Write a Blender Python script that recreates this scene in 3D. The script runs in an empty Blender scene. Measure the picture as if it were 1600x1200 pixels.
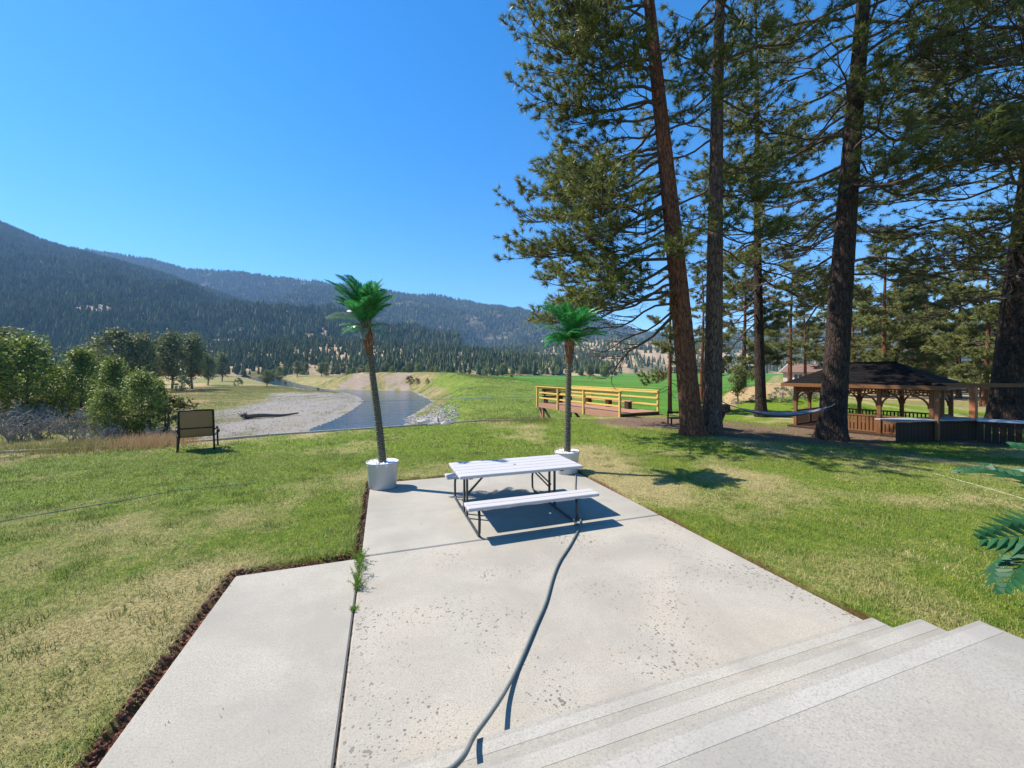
import bpy, bmesh, math, random
import numpy as np
from mathutils import Vector, Matrix

random.seed(7)
RNG = np.random.default_rng(7)
sc = bpy.context.scene
col = sc.collection
R = math.radians

# ------------------------------------------------------------------ camera, sky, sun, exposure
CAM_H, F, HZ = 2.2, 600.0, 583.0          # camera height (m), focal length and horizon row in a 1600 x 1200 picture
cam_d = bpy.data.cameras.new('camera')
cam = bpy.data.objects.new('camera', cam_d)
col.objects.link(cam)
cam.location = (0, 0, CAM_H)
cam.rotation_euler = (R(90), 0, 0)
cam_d.lens = 13.5
cam_d.sensor_width = 36
cam_d.shift_y = -(600 - HZ) / 1600
cam_d.clip_start = 0.05
cam_d.clip_end = 30000
sc.camera = cam

SUN_EL = 51.5
SUN_DIR = Vector((-0.965, 0.255, 0)).normalized()           # horizontal direction towards the sun
world = bpy.data.worlds.new('World')
sc.world = world
world.use_nodes = True
wn = world.node_tree
bg = wn.nodes['Background']
sky = wn.nodes.new('ShaderNodeTexSky')
sky.sky_type = 'NISHITA'
sky.sun_disc = False
sky.sun_elevation = R(SUN_EL)
sky.sun_rotation = math.atan2(SUN_DIR.x, SUN_DIR.y)
sky.altitude = 900
sky.air_density = 1.0
sky.dust_density = 0.15
sky.ozone_density = 2.5
hsv = wn.nodes.new('ShaderNodeHueSaturation')
hsv.inputs['Saturation'].default_value = 1.40
wn.links.new(sky.outputs[0], hsv.inputs['Color'])
wn.links.new(hsv.outputs[0], bg.inputs[0])
bg.inputs[1].default_value = 0.125

sun_d = bpy.data.lights.new('sun', 'SUN')
sun_d.energy = 5.0
sun_d.angle = R(0.53)
sun_d.color = (1.0, 0.93, 0.82)
sun = bpy.data.objects.new('sun', sun_d)
col.objects.link(sun)
sdir = Vector((SUN_DIR.x * math.cos(R(SUN_EL)), SUN_DIR.y * math.cos(R(SUN_EL)), math.sin(R(SUN_EL))))
sun.rotation_euler = sdir.to_track_quat('Z', 'Y').to_euler()
sun.location = sdir * 50

vs = sc.view_settings
vs.view_transform = 'Standard'
vs.look = 'None'
vs.exposure = 1.0
vs.gamma = 1.0
vs.use_curve_mapping = False
sc.render.engine = 'CYCLES'
cy = sc.cycles
cy.use_denoising = True
cy.max_bounces = 6
cy.diffuse_bounces = 3
cy.glossy_bounces = 2
cy.transmission_bounces = 4
cy.transparent_max_bounces = 6
cy.volume_bounces = 0
cy.caustics_reflective = False
cy.caustics_refractive = False

# ------------------------------------------------------------------ objects and meshes
def tag(o, label=None, cat=None, group=None, kind=None):
    if label: o['label'] = label
    if cat: o['category'] = cat
    if group: o['group'] = group
    if kind: o['kind'] = kind
    return o

def empty(name, loc=(0, 0, 0), rz=0.0, label=None, cat=None, group=None, scale=1.0):
    o = bpy.data.objects.new(name, None)
    o.empty_display_size = 0.2
    col.objects.link(o)
    o.location = loc
    o.rotation_euler = (0, 0, rz)
    o.scale = (scale,) * 3
    return tag(o, label, cat, group)

def link(name, me, parent=None, m=None):
    o = bpy.data.objects.new(name, me)
    col.objects.link(o)
    if parent: o.parent = parent
    if m and not me.materials: me.materials.append(m)
    return o

def np_mesh(name, v, tris=None, quads=None, m=None, smooth=False, mats=None, midx=None):
    me = bpy.data.meshes.new(name)
    v = np.asarray(v, dtype=np.float32).reshape(-1, 3)
    nt = 0 if tris is None else len(tris)
    nq = 0 if quads is None else len(quads)
    me.vertices.add(len(v))
    me.vertices.foreach_set('co', v.ravel())
    parts, starts = [], []
    if nt:
        parts.append(np.asarray(tris, dtype=np.int32).ravel()); starts.append(np.arange(nt) * 3)
    if nq:
        parts.append(np.asarray(quads, dtype=np.int32).ravel()); starts.append(np.arange(nq) * 4 + nt * 3)
    lo = np.concatenate(parts)
    me.loops.add(len(lo))
    me.loops.foreach_set('vertex_index', lo)
    me.polygons.add(nt + nq)
    me.polygons.foreach_set('loop_start', np.concatenate(starts).astype(np.int32))
    me.polygons.foreach_set('use_smooth', np.full(nt + nq, bool(smooth), dtype=bool))
    if mats:
        for x in mats: me.materials.append(x)
        if midx is not None: me.polygons.foreach_set('material_index', np.asarray(midx, dtype=np.int32))
    elif m: me.materials.append(m)
    me.update(calc_edges=True)
    return me

def attr(me, name, vals):
    a = me.attributes.new(name, 'FLOAT', 'POINT')
    a.data.foreach_set('value', np.asarray(vals, dtype=np.float32))

class MB:
    """collects boxes, bars and tubes into one mesh"""
    def __init__(self): self.v, self.q, self.t = [], [], []
    def n(self): return sum(len(a) for a in self.v)
    def add(self, v, q=None, t=None):
        b = self.n()
        self.v.append(np.asarray(v, dtype=float).reshape(-1, 3))
        if q is not None and len(q): self.q.append(np.asarray(q, dtype=int).reshape(-1, 4) + b)
        if t is not None and len(t): self.t.append(np.asarray(t, dtype=int).reshape(-1, 3) + b)
        return self
    def box(self, c, s, rz=0.0, taper=1.0, bev=0.0, M=None):
        x, y, z = (k / 2 for k in s)
        b = min(bev, x * .9, y * .9, z * .9)
        if b <= 0:
            v = np.array([(sx * x * (taper if sz > 0 else 1), sy * y * (taper if sz > 0 else 1), sz * z) for sz in (-1, 1) for sx, sy in ((-1, -1), (1, -1), (1, 1), (-1, 1))])
            q = [(3, 2, 1, 0), (4, 5, 6, 7), (0, 1, 5, 4), (1, 2, 6, 5), (2, 3, 7, 6), (3, 0, 4, 7)]
        else:
            rings = []
            for zz, ins in ((-z, b), (-z + b, 0), (z - b, 0), (z, b)):
                X, Y = x - ins, y - ins
                cb = b if ins == 0 else b * .6
                rings.append([(-X + cb, -Y, zz), (X - cb, -Y, zz), (X, -Y + cb, zz), (X, Y - cb, zz), (X - cb, Y, zz), (-X + cb, Y, zz), (-X, Y - cb, zz), (-X, -Y + cb, zz)])
            v = np.array([p for r_ in rings for p in r_])
            q = []
            for k in range(3):
                for i in range(8):
                    j = (i + 1) % 8
                    q.append((k * 8 + i, k * 8 + j, k * 8 + 8 + j, k * 8 + 8 + i))
            for o_, f in ((0, -1), (24, 1)):
                quad = [(0, 1, 2, 7), (7, 2, 3, 6), (6, 3, 4, 5)]
                for a_ in quad:
                    a_ = [o_ + k for k in a_]
                    q.append(a_ if f > 0 else a_[::-1])
        if M is not None: v = v @ np.array(M)[:3, :3].T
        elif rz:
            c_, s_ = math.cos(rz), math.sin(rz)
            v = v @ np.array([[c_, s_, 0], [-s_, c_, 0], [0, 0, 1]])
        return self.add(v + np.array(c), q)
    def beam(self, a, b, w, h, bev=0.0, up=(0, 0, 1)):
        """a box from point a to point b, w wide and h tall"""
        a, b = Vector(a), Vector(b)
        d = b - a
        x = d.normalized()
        u = Vector(up)
        y = u.cross(x)
        if y.length < 1e-4: y = Vector((0, 1, 0)).cross(x)
        y.normalize()
        z = x.cross(y)
        M = np.array([[x.x, y.x, z.x], [x.y, y.y, z.y], [x.z, y.z, z.z]])
        return self.box((a + b) / 2, (d.length, w, h), bev=bev, M=M)
    def tube(self, pts, rad, seg=8, caps=True):
        pts = np.asarray(pts, dtype=float)
        rr = np.full(len(pts), rad, dtype=float) if np.isscalar(rad) else np.asarray(rad, dtype=float)
        t = np.gradient(pts, axis=0)
        t /= np.linalg.norm(t, axis=1)[:, None] + 1e-12
        n0 = np.cross(t[0], (0, 0, 1.0))
        if np.linalg.norm(n0) < 1e-3: n0 = np.cross(t[0], (0, 1.0, 0))
        n0 /= np.linalg.norm(n0)
        V = []
        an = np.arange(seg) * 2 * math.pi / seg
        for i in range(len(pts)):
            n0 = n0 - t[i] * np.dot(n0, t[i]); n0 /= np.linalg.norm(n0) + 1e-12
            b0 = np.cross(t[i], n0)
            V.append(pts[i] + rr[i] * (np.cos(an)[:, None] * n0 + np.sin(an)[:, None] * b0))
        V = np.concatenate(V)
        q = []
        for i in range(len(pts) - 1):
            for j in range(seg):
                k = (j + 1) % seg
                q.append((i * seg + j, i * seg + k, (i + 1) * seg + k, (i + 1) * seg + j))
        tr = []
        if caps:
            e = (len(pts) - 1) * seg
            tr = [(0, j + 1, j) for j in range(1, seg - 1)] + [(e, e + j, e + j + 1) for j in range(1, seg - 1)]
        return self.add(V, q, tr)
    def lathe(self, prof, seg=32, c=(0, 0, 0), sx=1.0, sy=1.0, close=False):
        an = np.arange(seg) * 2 * math.pi / seg
        V = np.concatenate([np.stack([r * np.cos(an) * sx, r * np.sin(an) * sy, np.full(seg, z)], 1) for r, z in prof]) + np.array(c)
        q = []
        for i in range(len(prof) - 1):
            for j in range(seg):
                k = (j + 1) % seg
                q.append((i * seg + j, i * seg + k, (i + 1) * seg + k, (i + 1) * seg + j))
        return self.add(V, q)
    def mesh(self, name, m=None, smooth=False):
        return np_mesh(name, np.concatenate(self.v), np.concatenate(self.t) if self.t else None, np.concatenate(self.q) if self.q else None, m, smooth)
    def build(self, name, m=None, parent=None, smooth=False, loc=None):
        me = self.mesh(name, m, smooth)
        if smooth == 'auto':
            pass
        o = link(name, me, parent)
        if loc is not None: o.location = loc
        return o

def copy_tree(o, parent=None):
    c = o.copy()
    col.objects.link(c)
    if parent is not None: c.parent = parent
    for ch in [x for x in o.children]:
        copy_tree(ch, c)
    return c

# ------------------------------------------------------------------ numpy value noise
_PERM = np.random.default_rng(3).random((256, 256))
def vnoise(x, y):
    xi, yi = np.floor(x).astype(int), np.floor(y).astype(int)
    fx, fy = x - xi, y - yi
    fx = fx * fx * (3 - 2 * fx); fy = fy * fy * (3 - 2 * fy)
    a = _PERM[xi & 255, yi & 255]; b = _PERM[(xi + 1) & 255, yi & 255]
    c = _PERM[xi & 255, (yi + 1) & 255]; d = _PERM[(xi + 1) & 255, (yi + 1) & 255]
    return (a * (1 - fx) + b * fx) * (1 - fy) + (c * (1 - fx) + d * fx) * fy
def fbm(x, y, sc_=1.0, oct_=4):
    x = np.asarray(x, dtype=float); y = np.asarray(y, dtype=float)
    s, a, t = 0, 1.0, 0
    for k in range(oct_):
        s = s + a * vnoise(x / sc_ + 17.3 * k, y / sc_ - 9.1 * k); t += a; a *= .5; sc_ *= .5
    return s / t
def sstep(a, b, x):
    t = np.clip((np.asarray(x, dtype=float) - a) / (b - a), 0, 1)
    return t * t * (3 - 2 * t)

# ------------------------------------------------------------------ materials
class NT:
    def __init__(self, name):
        self.m = bpy.data.materials.new(name)
        self.m.use_nodes = True
        self.t = self.m.node_tree
        self.b = self.t.nodes['Principled BSDF']
        self.out = self.t.nodes['Material Output']
    def n(self, typ, **k):
        x = self.t.nodes.new(typ)
        for a, v in k.items(): setattr(x, a, v)
        return x
    def put(self, sock, v):
        if isinstance(v, bpy.types.NodeSocket): self.t.links.new(v, sock)
        elif v is not None:
            try: sock.default_value = v
            except Exception: sock.default_value = tuple(v) + (1,)
    def pos(self):
        if not hasattr(self, '_p'): self._p = self.n('ShaderNodeNewGeometry')
        return self._p.outputs['Position']
    def obj(self):
        if not hasattr(self, '_o'): self._o = self.n('ShaderNodeTexCoord')
        return self._o.outputs['Object']
    def island(self):
        if not hasattr(self, '_p'): self._p = self.n('ShaderNodeNewGeometry')
        return self._p.outputs['Random Per Island']
    def orand(self):
        return self.n('ShaderNodeObjectInfo').outputs['Random']
    def attr(self, name): return self.n('ShaderNodeAttribute', attribute_name=name).outputs['Fac']
    def mapv(self, vec, scale=(1, 1, 1), rot=(0, 0, 0)):
        x = self.n('ShaderNodeMapping'); self.put(x.inputs[0], vec); x.inputs['Scale'].default_value = scale; x.inputs['Rotation'].default_value = rot
        return x.outputs[0]
    def noise(self, vec, scale, detail=4, rough=.55, dist=0.0):
        x = self.n('ShaderNodeTexNoise'); self.put(x.inputs['Vector'], vec)
        x.inputs['Scale'].default_value = scale; x.inputs['Detail'].default_value = detail; x.inputs['Roughness'].default_value = rough; x.inputs['Distortion'].default_value = dist
        return x.outputs[0]
    def voro(self, vec, scale, feature='F1', out='Distance', rnd=1.0):
        x = self.n('ShaderNodeTexVoronoi', feature=feature); self.put(x.inputs['Vector'], vec)
        x.inputs['Scale'].default_value = scale; x.inputs['Randomness'].default_value = rnd
        return x.outputs[out]
    def ramp(self, fac, stops, interp='LINEAR'):
        x = self.n('ShaderNodeValToRGB'); self.put(x.inputs[0], fac)
        cr = x.color_ramp; cr.interpolation = interp
        while len(cr.elements) < len(stops): cr.elements.new(.5)
        for e, (p, c) in zip(cr.elements, stops):
            e.position = p; e.color = (c, c, c, 1) if np.isscalar(c) else tuple(c) + (1,)
        return x.outputs[0]
    def mix(self, fac, a, b, mode='MIX'):
        x = self.n('ShaderNodeMix', data_type='RGBA', blend_type=mode)
        self.put(x.inputs[0], fac)
        for s, v in ((x.inputs[6], a), (x.inputs[7], b)):
            if isinstance(v, bpy.types.NodeSocket): self.t.links.new(v, s)
            else: s.default_value = (v, v, v, 1) if np.isscalar(v) else tuple(v) + (1,)
        return x.outputs[2]
    def math(self, op, a, b=None, c=None, clamp=False):
        x = self.n('ShaderNodeMath', operation=op, use_clamp=clamp)
        for s, v in zip(x.inputs, (a, b, c)): self.put(s, v)
        return x.outputs[0]
    def bump(self, h, strength=.5, dist=.01, normal=None):
        x = self.n('ShaderNodeBump'); self.put(x.inputs['Height'], h)
        x.inputs['Strength'].default_value = strength; x.inputs['Distance'].default_value = dist
        if normal is not None: self.put(x.inputs['Normal'], normal)
        return x.outputs[0]
    def fin(self, color, rough=.8, bump=None, metal=0.0, spec=.3, trans=None):
        self.put(self.b.inputs['Base Color'], color if isinstance(color, bpy.types.NodeSocket) else tuple(color) + (1,))
        self.put(self.b.inputs['Roughness'], rough)
        self.put(self.b.inputs['Metallic'], metal)
        self.put(self.b.inputs['Specular IOR Level'], spec)
        if bump is not None: self.put(self.b.inputs['Normal'], bump)
        if trans:
            tl = self.n('ShaderNodeBsdfTranslucent'); self.put(tl.inputs[0], color if isinstance(color, bpy.types.NodeSocket) else tuple(color) + (1,))
            mx = self.n('ShaderNodeMixShader'); mx.inputs[0].default_value = trans
            self.t.links.new(self.b.outputs[0], mx.inputs[1]); self.t.links.new(tl.outputs[0], mx.inputs[2])
            self.t.links.new(mx.outputs[0], self.out.inputs[0])
        return self.m

def m_plain(name, c, rough=.6, var=.12, scale=6.0, metal=0.0, spec=.35, bump=.15, bscale=60.0):
    k = NT(name)
    n = k.noise(k.obj(), scale, 5)
    cc = k.mix(n, tuple(max(0, x * (1 - var * 1.6)) for x in c), tuple(min(1, x * (1 + var * 1.6)) for x in c))
    return k.fin(cc, rough, k.bump(k.noise(k.obj(), bscale, 3), bump, .004), metal, spec)

def m_wood(name, a, b, rough=.75, along='X', scale=1.0):
    k = NT(name)
    s = {'X': (1.2, 22, 22), 'Y': (22, 1.2, 22), 'Z': (22, 22, 1.2)}[along]
    g = k.noise(k.mapv(k.obj(), tuple(x * scale for x in s)), 1.0, 6, .6, .6)
    big = k.noise(k.obj(), 1.7, 3)
    c = k.mix(k.ramp(g, [(.3, 0), (.7, 1)]), a, b)
    c = k.mix(k.math('MULTIPLY', big, .5), c, tuple(x * .7 for x in a))
    c = k.mix(k.math('MULTIPLY', k.orand(), .35), c, tuple(x * .75 for x in b))
    return k.fin(c, rough, k.bump(g, .35, .004), 0, .25)

def m_leaf(name, a, b, dark, trans=.3, rough=.55, patch=.5, spec=.12, crown=0.0, upn=0.0):
    k = NT(name)
    isl = k.island()
    c = k.mix(isl, a, b)
    n = k.noise(k.pos(), patch, 3)
    c = k.mix(k.ramp(n, [(.35, 0), (.7, .7)]), c, dark)
    nm = None
    if crown or upn:
        # leaves turn their faces outwards and up: blend the face normal with the direction out of the crown
        vm = lambda op, a_, b_=None: (lambda x: (k.put(x.inputs[0], a_), k.put(x.inputs[1], b_) if b_ is not None else None, x.outputs[0])[2])(k.n('ShaderNodeVectorMath', operation=op))
        gn = k._p.outputs['Normal']
        if crown:
            tc = k.obj()
            out_ = vm('NORMALIZE', vm('SUBTRACT', tc, (0, 0, crown)))
            xf = k.n('ShaderNodeVectorTransform', vector_type='NORMAL', convert_from='OBJECT', convert_to='WORLD')
            k.put(xf.inputs[0], out_)
            nm = vm('NORMALIZE', vm('ADD', vm('MULTIPLY', xf.outputs[0], (1.1, 1.1, 1.1)), gn))
        else:
            nm = vm('NORMALIZE', vm('ADD', (-.1, 0, upn), gn))
    return k.fin(c, rough, nm, 0, spec, trans)

def m_concrete(name, base, warm, pits=1.0):
    k = NT(name)
    p = k.pos()
    st = k.noise(p, .8, 6, .65)
    c = k.mix(k.ramp(st, [(.32, 0), (.68, 1)]), tuple(x * .80 for x in base), base)
    c = k.mix(k.ramp(k.noise(p, .9, 4, .6, .6), [(.45, 0), (.75, .6)]), c, warm)
    sp = k.noise(p, 85, 4, .8)
    c = k.mix(k.ramp(sp, [(.36, .8), (.50, 0)]), c, tuple(x * .5 for x in base))
    c = k.mix(k.ramp(k.noise(p, 80, 4, .8), [(.54, 0), (.70, .45)]), c, tuple(min(.9, x * 1.5) for x in base))
    v = k.voro(p, 33)
    dens = k.ramp(k.noise(p, 1.1, 3), [(.38, 0), (.62, 1)])
    size = k.noise(p, 19, 2)
    pit = k.math('LESS_THAN', v, k.math('MULTIPLY', k.math('MULTIPLY', k.math('SUBTRACT', size, .32), 1.5), k.math('MULTIPLY', dens, pits)))
    c = k.mix(k.math('MULTIPLY', pit, .8), c, (.11, .10, .085))
    blot = k.ramp(k.noise(k.mapv(p, (1, 1, 1), (0, 0, .5)), .8, 6, .62, .5), [(.43, 0), (.62, .62)])
    c = k.mix(blot, c, tuple(x * .66 for x in base))
    h = k.math('SUBTRACT', k.math('MULTIPLY', sp, .6), pit)
    return k.fin(c, .88, k.bump(h, .45, .006), 0, .2)

M = {}
M['concrete'] = m_concrete('concrete', (.395, .364, .308), (.39, .335, .265), 1.0)
M['concrete_smooth'] = m_concrete('concrete_smooth', (.385, .36, .308), (.365, .325, .268), .3)
M['concrete_step'] = m_concrete('concrete_step', (.355, .335, .292), (.37, .318, .255), .12)
M['nosing'] = m_concrete('nosing', (.40, .38, .338), (.375, .33, .272), .15)
M['white_plastic'] = m_plain('white_plastic', (.50, .485, .495), .55, .05, 8)
M['table_steel'] = m_plain('table_steel', (.055, .06, .065), .35, .1, 8, .4)
M['hose'] = m_plain('hose', (.14, .165, .16), .35, .12, 9)
M['chrome'] = m_plain('chrome', (.6, .6, .62), .3, .05, 8, .9)
M['pot'] = m_plain('pot', (.50, .485, .455), .35, .04, 4, 0, .5, .05)
M['stone_white'] = m_plain('stone_white', (.72, .72, .74), .7, .1, 20)
M['palm_fiber'] = m_wood('palm_fiber', (.10, .045, .02), (.22, .11, .055), .95, 'Z')
M['palm_husk'] = m_plain('palm_husk', (.26, .15, .09), .95, .3, 25)
M['chair_frame'] = m_plain('chair_frame', (.018, .014, .012), .4, .1, 8, .3)
M['sling'] = m_plain('sling', (.32, .185, .105), .85, .12, 40, 0, .2, .4, 300)
M['rail_wood'] = m_wood('rail_wood', (.64, .39, .09), (.76, .50, .15), .6)
M['deck_wood'] = m_wood('deck_wood', (.34, .17, .10), (.43, .24, .15), .75)
M['dark_wood'] = m_wood('dark_wood', (.045, .022, .012), (.075, .04, .022), .7)
M['cedar'] = m_wood('cedar', (.19, .08, .028), (.28, .125, .048), .65, 'Z')
M['cedar_h'] = m_wood('cedar_h', (.18, .075, .028), (.26, .118, .047), .65, 'X')
M['shingle_shaded'] = m_plain('shingle_shaded', (.013, .011, .0105), .95, .35, 9, 0, .1)  # dark roof, the shade of the pines is put into its colour
M['grey_top'] = m_plain('grey_top', (.30, .31, .34), .45, .1, 5)
M['white_top'] = m_plain('white_top', (.70, .71, .74), .4, .06, 5)
M['hammock'] = m_plain('hammock', (.20, .205, .235), .95, .15, 30, 0, .1)
M['rope'] = m_plain('rope', (.35, .31, .25), .9, .2, 30)
M['black_iron'] = m_plain('black_iron', (.012, .012, .013), .5, .1, 8, .3)
M['galv'] = m_plain('galv', (.45, .46, .46), .45, .1, 8, .5)
M['rail_red'] = m_wood('rail_red', (.34, .12, .05), (.46, .19, .09), .75)
M['timber'] = m_wood('timber', (.44, .37, .29), (.60, .53, .43), .85)
M['drift'] = m_wood('drift', (.09, .072, .06), (.18, .15, .125), .9)
M['twig'] = m_plain('twig', (.25, .225, .19), .9, .2, 5)
M['roof_brown'] = m_plain('roof_brown', (.17, .10, .075), .85, .2, 3)
M['house_wall'] = m_plain('house_wall', (.55, .47, .40), .85, .1, 3)
M['white_paint'] = m_plain('white_paint', (.75, .75, .74), .6, .05, 3)
M['glass'] = m_plain('glass', (.02, .025, .03), .1, .1, 3, 0, .6, 0)
M['rock'] = m_plain('rock', (.30, .285, .27), .9, .3, 3)
M['dark_tub'] = m_plain('dark_tub', (.02, .017, .015), .6, .2, 5)
M['teal_hose'] = m_plain('teal_hose', (.03, .15, .10), .5, .1, 5)

def bark(name, a, b, fis, sx=10, sz=2.6):
    k = NT(name)
    p = k.obj()
    w = k.noise(p, 3, 3)
    nz = k.n('ShaderNodeTexNoise'); k.put(nz.inputs['Vector'], k.mapv(p, (5, 5, 2.5))); nz.inputs['Scale'].default_value = 1; nz.inputs['Detail'].default_value = 4
    vec = k.mix(1.0, k.mapv(p, (sx, sx, sz)), k.mix(1.0, nz.outputs[1], (2.2, 2.2, 2.2), 'MULTIPLY'), 'ADD')
    v = k.voro(vec, 1.0, 'DISTANCE_TO_EDGE')
    plate = k.voro(vec, 1.0, 'F1', 'Color')
    c = k.mix(k.ramp(k.noise(p, 2.2, 4), [(.3, 0), (.7, 1)]), a, b)
    c = k.mix(k.math('MULTIPLY', plate, .5), c, tuple(x * .55 for x in a))
    c = k.mix(k.ramp(k.noise(k.mapv(p, (40, 40, 9)), 1, 4), [(.35, .6), (.6, 0)]), c, tuple(x * .5 for x in a))
    fac = k.math('MULTIPLY', k.ramp(v, [(.015, 1), (.16, 0)]), k.ramp(k.noise(p, 3.5, 4), [(.35, .95), (.65, .45)]))
    c = k.mix(fac, c, fis)
    h = k.math('ADD', k.math('MINIMUM', v, .25), k.math('MULTIPLY', k.noise(p, 30, 4), .12))
    return k.fin(c, .92, k.bump(h, 1.0, .10), 0, .15)
M['bark_red'] = bark('bark_red', (.30, .115, .055), (.16, .085, .06), (.025, .014, .01))
M['bark_grey'] = bark('bark_grey', (.20, .125, .09), (.16, .115, .09), (.022, .015, .012))
M['bark_dark_shaded'] = bark('bark_dark_shaded', (.062, .042, .032), (.088, .062, .048), (.010, .007, .006))  # dark furrowed bark, darkened further to stand in for crown shade
M['limb'] = m_plain('limb', (.085, .06, .046), .95, .3, 12)
M['needle'] = m_leaf('needle', (.10, .13, .028), (.27, .27, .06), (.055, .08, .02), .3, .5, .9, .2, 0, .38)
M['needle_back'] = m_leaf('needle_back', (.13, .155, .042), (.27, .26, .08), (.08, .10, .035), .3, .6, .25, .15, 0, .6)
M['leaf'] = m_leaf('leaf', (.14, .205, .026), (.29, .33, .06), (.09, .14, .024), .3, .5, .35, .12, 4.5)
M['leaf_pale'] = m_leaf('leaf_pale', (.19, .24, .07), (.27, .31, .11), (.13, .17, .06), .3, .6, .35, .12, 1.0)
M['leaf_olive'] = m_leaf('leaf_olive', (.115, .145, .05), (.22, .24, .075), (.09, .115, .036), .25, .6, .2, .12, 5.0)
M['leaf_bright'] = m_leaf('leaf_bright', (.14, .25, .03), (.22, .34, .05), (.11, .19, .025), .35, .5, .6)
M['conifer'] = m_leaf('conifer', (.032, .055, .018), (.18, .195, .075), (.025, .042, .018), 0, .9, .02)
M['sage'] = m_leaf('sage', (.20, .21, .16), (.28, .28, .22), (.14, .15, .11), .15, .8, .8)
M['dryweed'] = m_leaf('dryweed', (.44, .26, .13), (.56, .40, .22), (.38, .28, .13), .2, .9, .8)
M['reed'] = m_leaf('reed', (.14, .175, .04), (.27, .26, .085), (.32, .26, .12), .3, .7, .3)
M['palm_leaf'] = m_leaf('palm_leaf', (.022, .17, .035), (.10, .42, .12), (.02, .13, .04), .4, .35, 3.0, .3)
M['palm_leaf_new'] = m_leaf('palm_leaf_new', (.02, .30, .04), (.04, .40, .06), (.02, .25, .04), .45, .35, 3.0, .3)
M['palm_leaf_pale'] = m_leaf('palm_leaf_pale', (.12, .22, .15), (.22, .32, .24), (.06, .16, .08), .3, .28, 3.0, .5)
M['palm_fan'] = m_leaf('palm_fan', (.018, .085, .03), (.035, .13, .05), (.014, .06, .025), .25, .42, 3.0, .3)
def m_table():
    k = NT('moulded_white')
    p = k.obj()
    g = k.noise(k.mapv(p, (1.4, 30, 30)), 1, 6, .65, .5)
    c = k.mix(k.ramp(g, [(.35, .0), (.7, .5)]), (.455, .44, .445), (.36, .345, .35))
    c = k.mix(k.ramp(k.noise(p, 3.2, 5, .7), [(.52, 0), (.72, .5)]), c, (.37, .345, .32))
    c = k.mix(k.ramp(k.noise(p, 45, 2), [(.72, 0), (.76, .6)]), c, (.22, .20, .18))
    return k.fin(c, .55, k.bump(g, .25, .003), 0, .3)
M['white_plastic'] = m_table()
def m_ptrunk():
    k = NT('palm_trunk')
    c = k.mix(k.ramp(k.noise(k.obj(), 40, 4), [(.35, 0), (.65, 1)]), (.05, .043, .028), (.17, .15, .095))
    return k.fin(c, .7, k.bump(k.noise(k.obj(), 70, 3), .5, .01), 0, .3)
M['palm_trunk'] = m_ptrunk()

M['lawn_clump'] = m_leaf('lawn_clump', (.075, .14, .018), (.16, .21, .035), (.085, .12, .018), .35, .6, 2.0, .15, 0, 1.0)
M['thatch'] = m_leaf('thatch', (.42, .33, .16), (.58, .48, .26), (.30, .22, .10), .2, .8, 2.0, .1, 0, 1.0)

M['mulch'] = m_plain('mulch', (.17, .07, .042), .95, .5, 30)
# ------------------------------------------------------------------ the lie of the land
def P(px, py, z=0.0):
    d = (CAM_H - z) * F / (py - HZ)
    return Vector(((px - 800) / F * d, d, z))

EDGE = np.array([(-60, 2), (-28, 3.4), (-19.5, 7.6), (-13.77, 10.39), (-11.7, 11.1), (-9.6, 12.3), (-8.4, 13.3), (-4.2, 15.7), (-1.2, 17.4), (1.2, 17.9), (4.1, 18.9), (8.0, 20.3), (12.7, 23), (19, 30.5), (40, 60), (110, 150), (300, 420)], float)
RIGHT_BANK = np.array([(0, 30), (-9, 40), (-17.5, 60), (-20.4, 76), (-21.2, 90), (-23, 112), (-26.6, 123), (-46.8, 180), (-66, 187), (-93, 194), (-143, 262), (-290, 470), (-480, 640)], float)
LEFT_BANK = np.array([(-12, 30), (-24, 42), (-30.5, 58.6), (-31.6, 68), (-36, 87), (-44, 114.5), (-56, 140), (-74, 168), (-92, 180), (-127, 224), (-162, 262), (-330, 470), (-510, 640)], float)
RIVER = np.concatenate([RIGHT_BANK, LEFT_BANK[::-1]])
WATER_Z = -6.2
def WZ(y): return WATER_Z + 5.6 * sstep(200, 600, y)

def seg_dist(x, y, poly, closed=False):
    """distance to a polyline and, of its nearest piece, on which side (positive: right of it)"""
    best = np.full(x.shape, 1e9); side = np.zeros(x.shape)
    n = len(poly)
    for i in range(n if closed else n - 1):
        a, b = poly[i], poly[(i + 1) % n]
        d = b - a
        L = float(d @ d)
        t = np.clip(((x - a[0]) * d[0] + (y - a[1]) * d[1]) / L, 0, 1)
        dx, dy = x - a[0] - t * d[0], y - a[1] - t * d[1]
        q = np.hypot(dx, dy)
        s = np.sign((x - a[0]) * d[1] - (y - a[1]) * d[0])
        m = q < best - 1e-9
        best = np.where(m, q, best); side = np.where(m, s, side)
    return best, side
def in_poly(x, y, poly):
    r = np.zeros(x.shape, bool)
    j = len(poly) - 1
    for i in range(len(poly)):
        xi, yi = poly[i]; xj, yj = poly[j]
        c = ((yi > y) != (yj > y)) & (x < (xj - xi) * (y - yi) / (yj - yi + 1e-12) + xi)
        r ^= c
        j = i
    return r

def upper_z(x, y):
    """height of the lawn terrace"""
    z = -0.32 * sstep(7, 13, x) * sstep(8, 12, y)
    mx, my = 21.0, 31.0
    z = z + 1.55 * np.exp(-(((x - mx) / 6.0) ** 2 + ((y - my) / 5.5) ** 2))
    z = z + .9 * sstep(34, 75, y) * sstep(8, 30, x) + .8 * sstep(75, 300, y)
    return z

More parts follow.
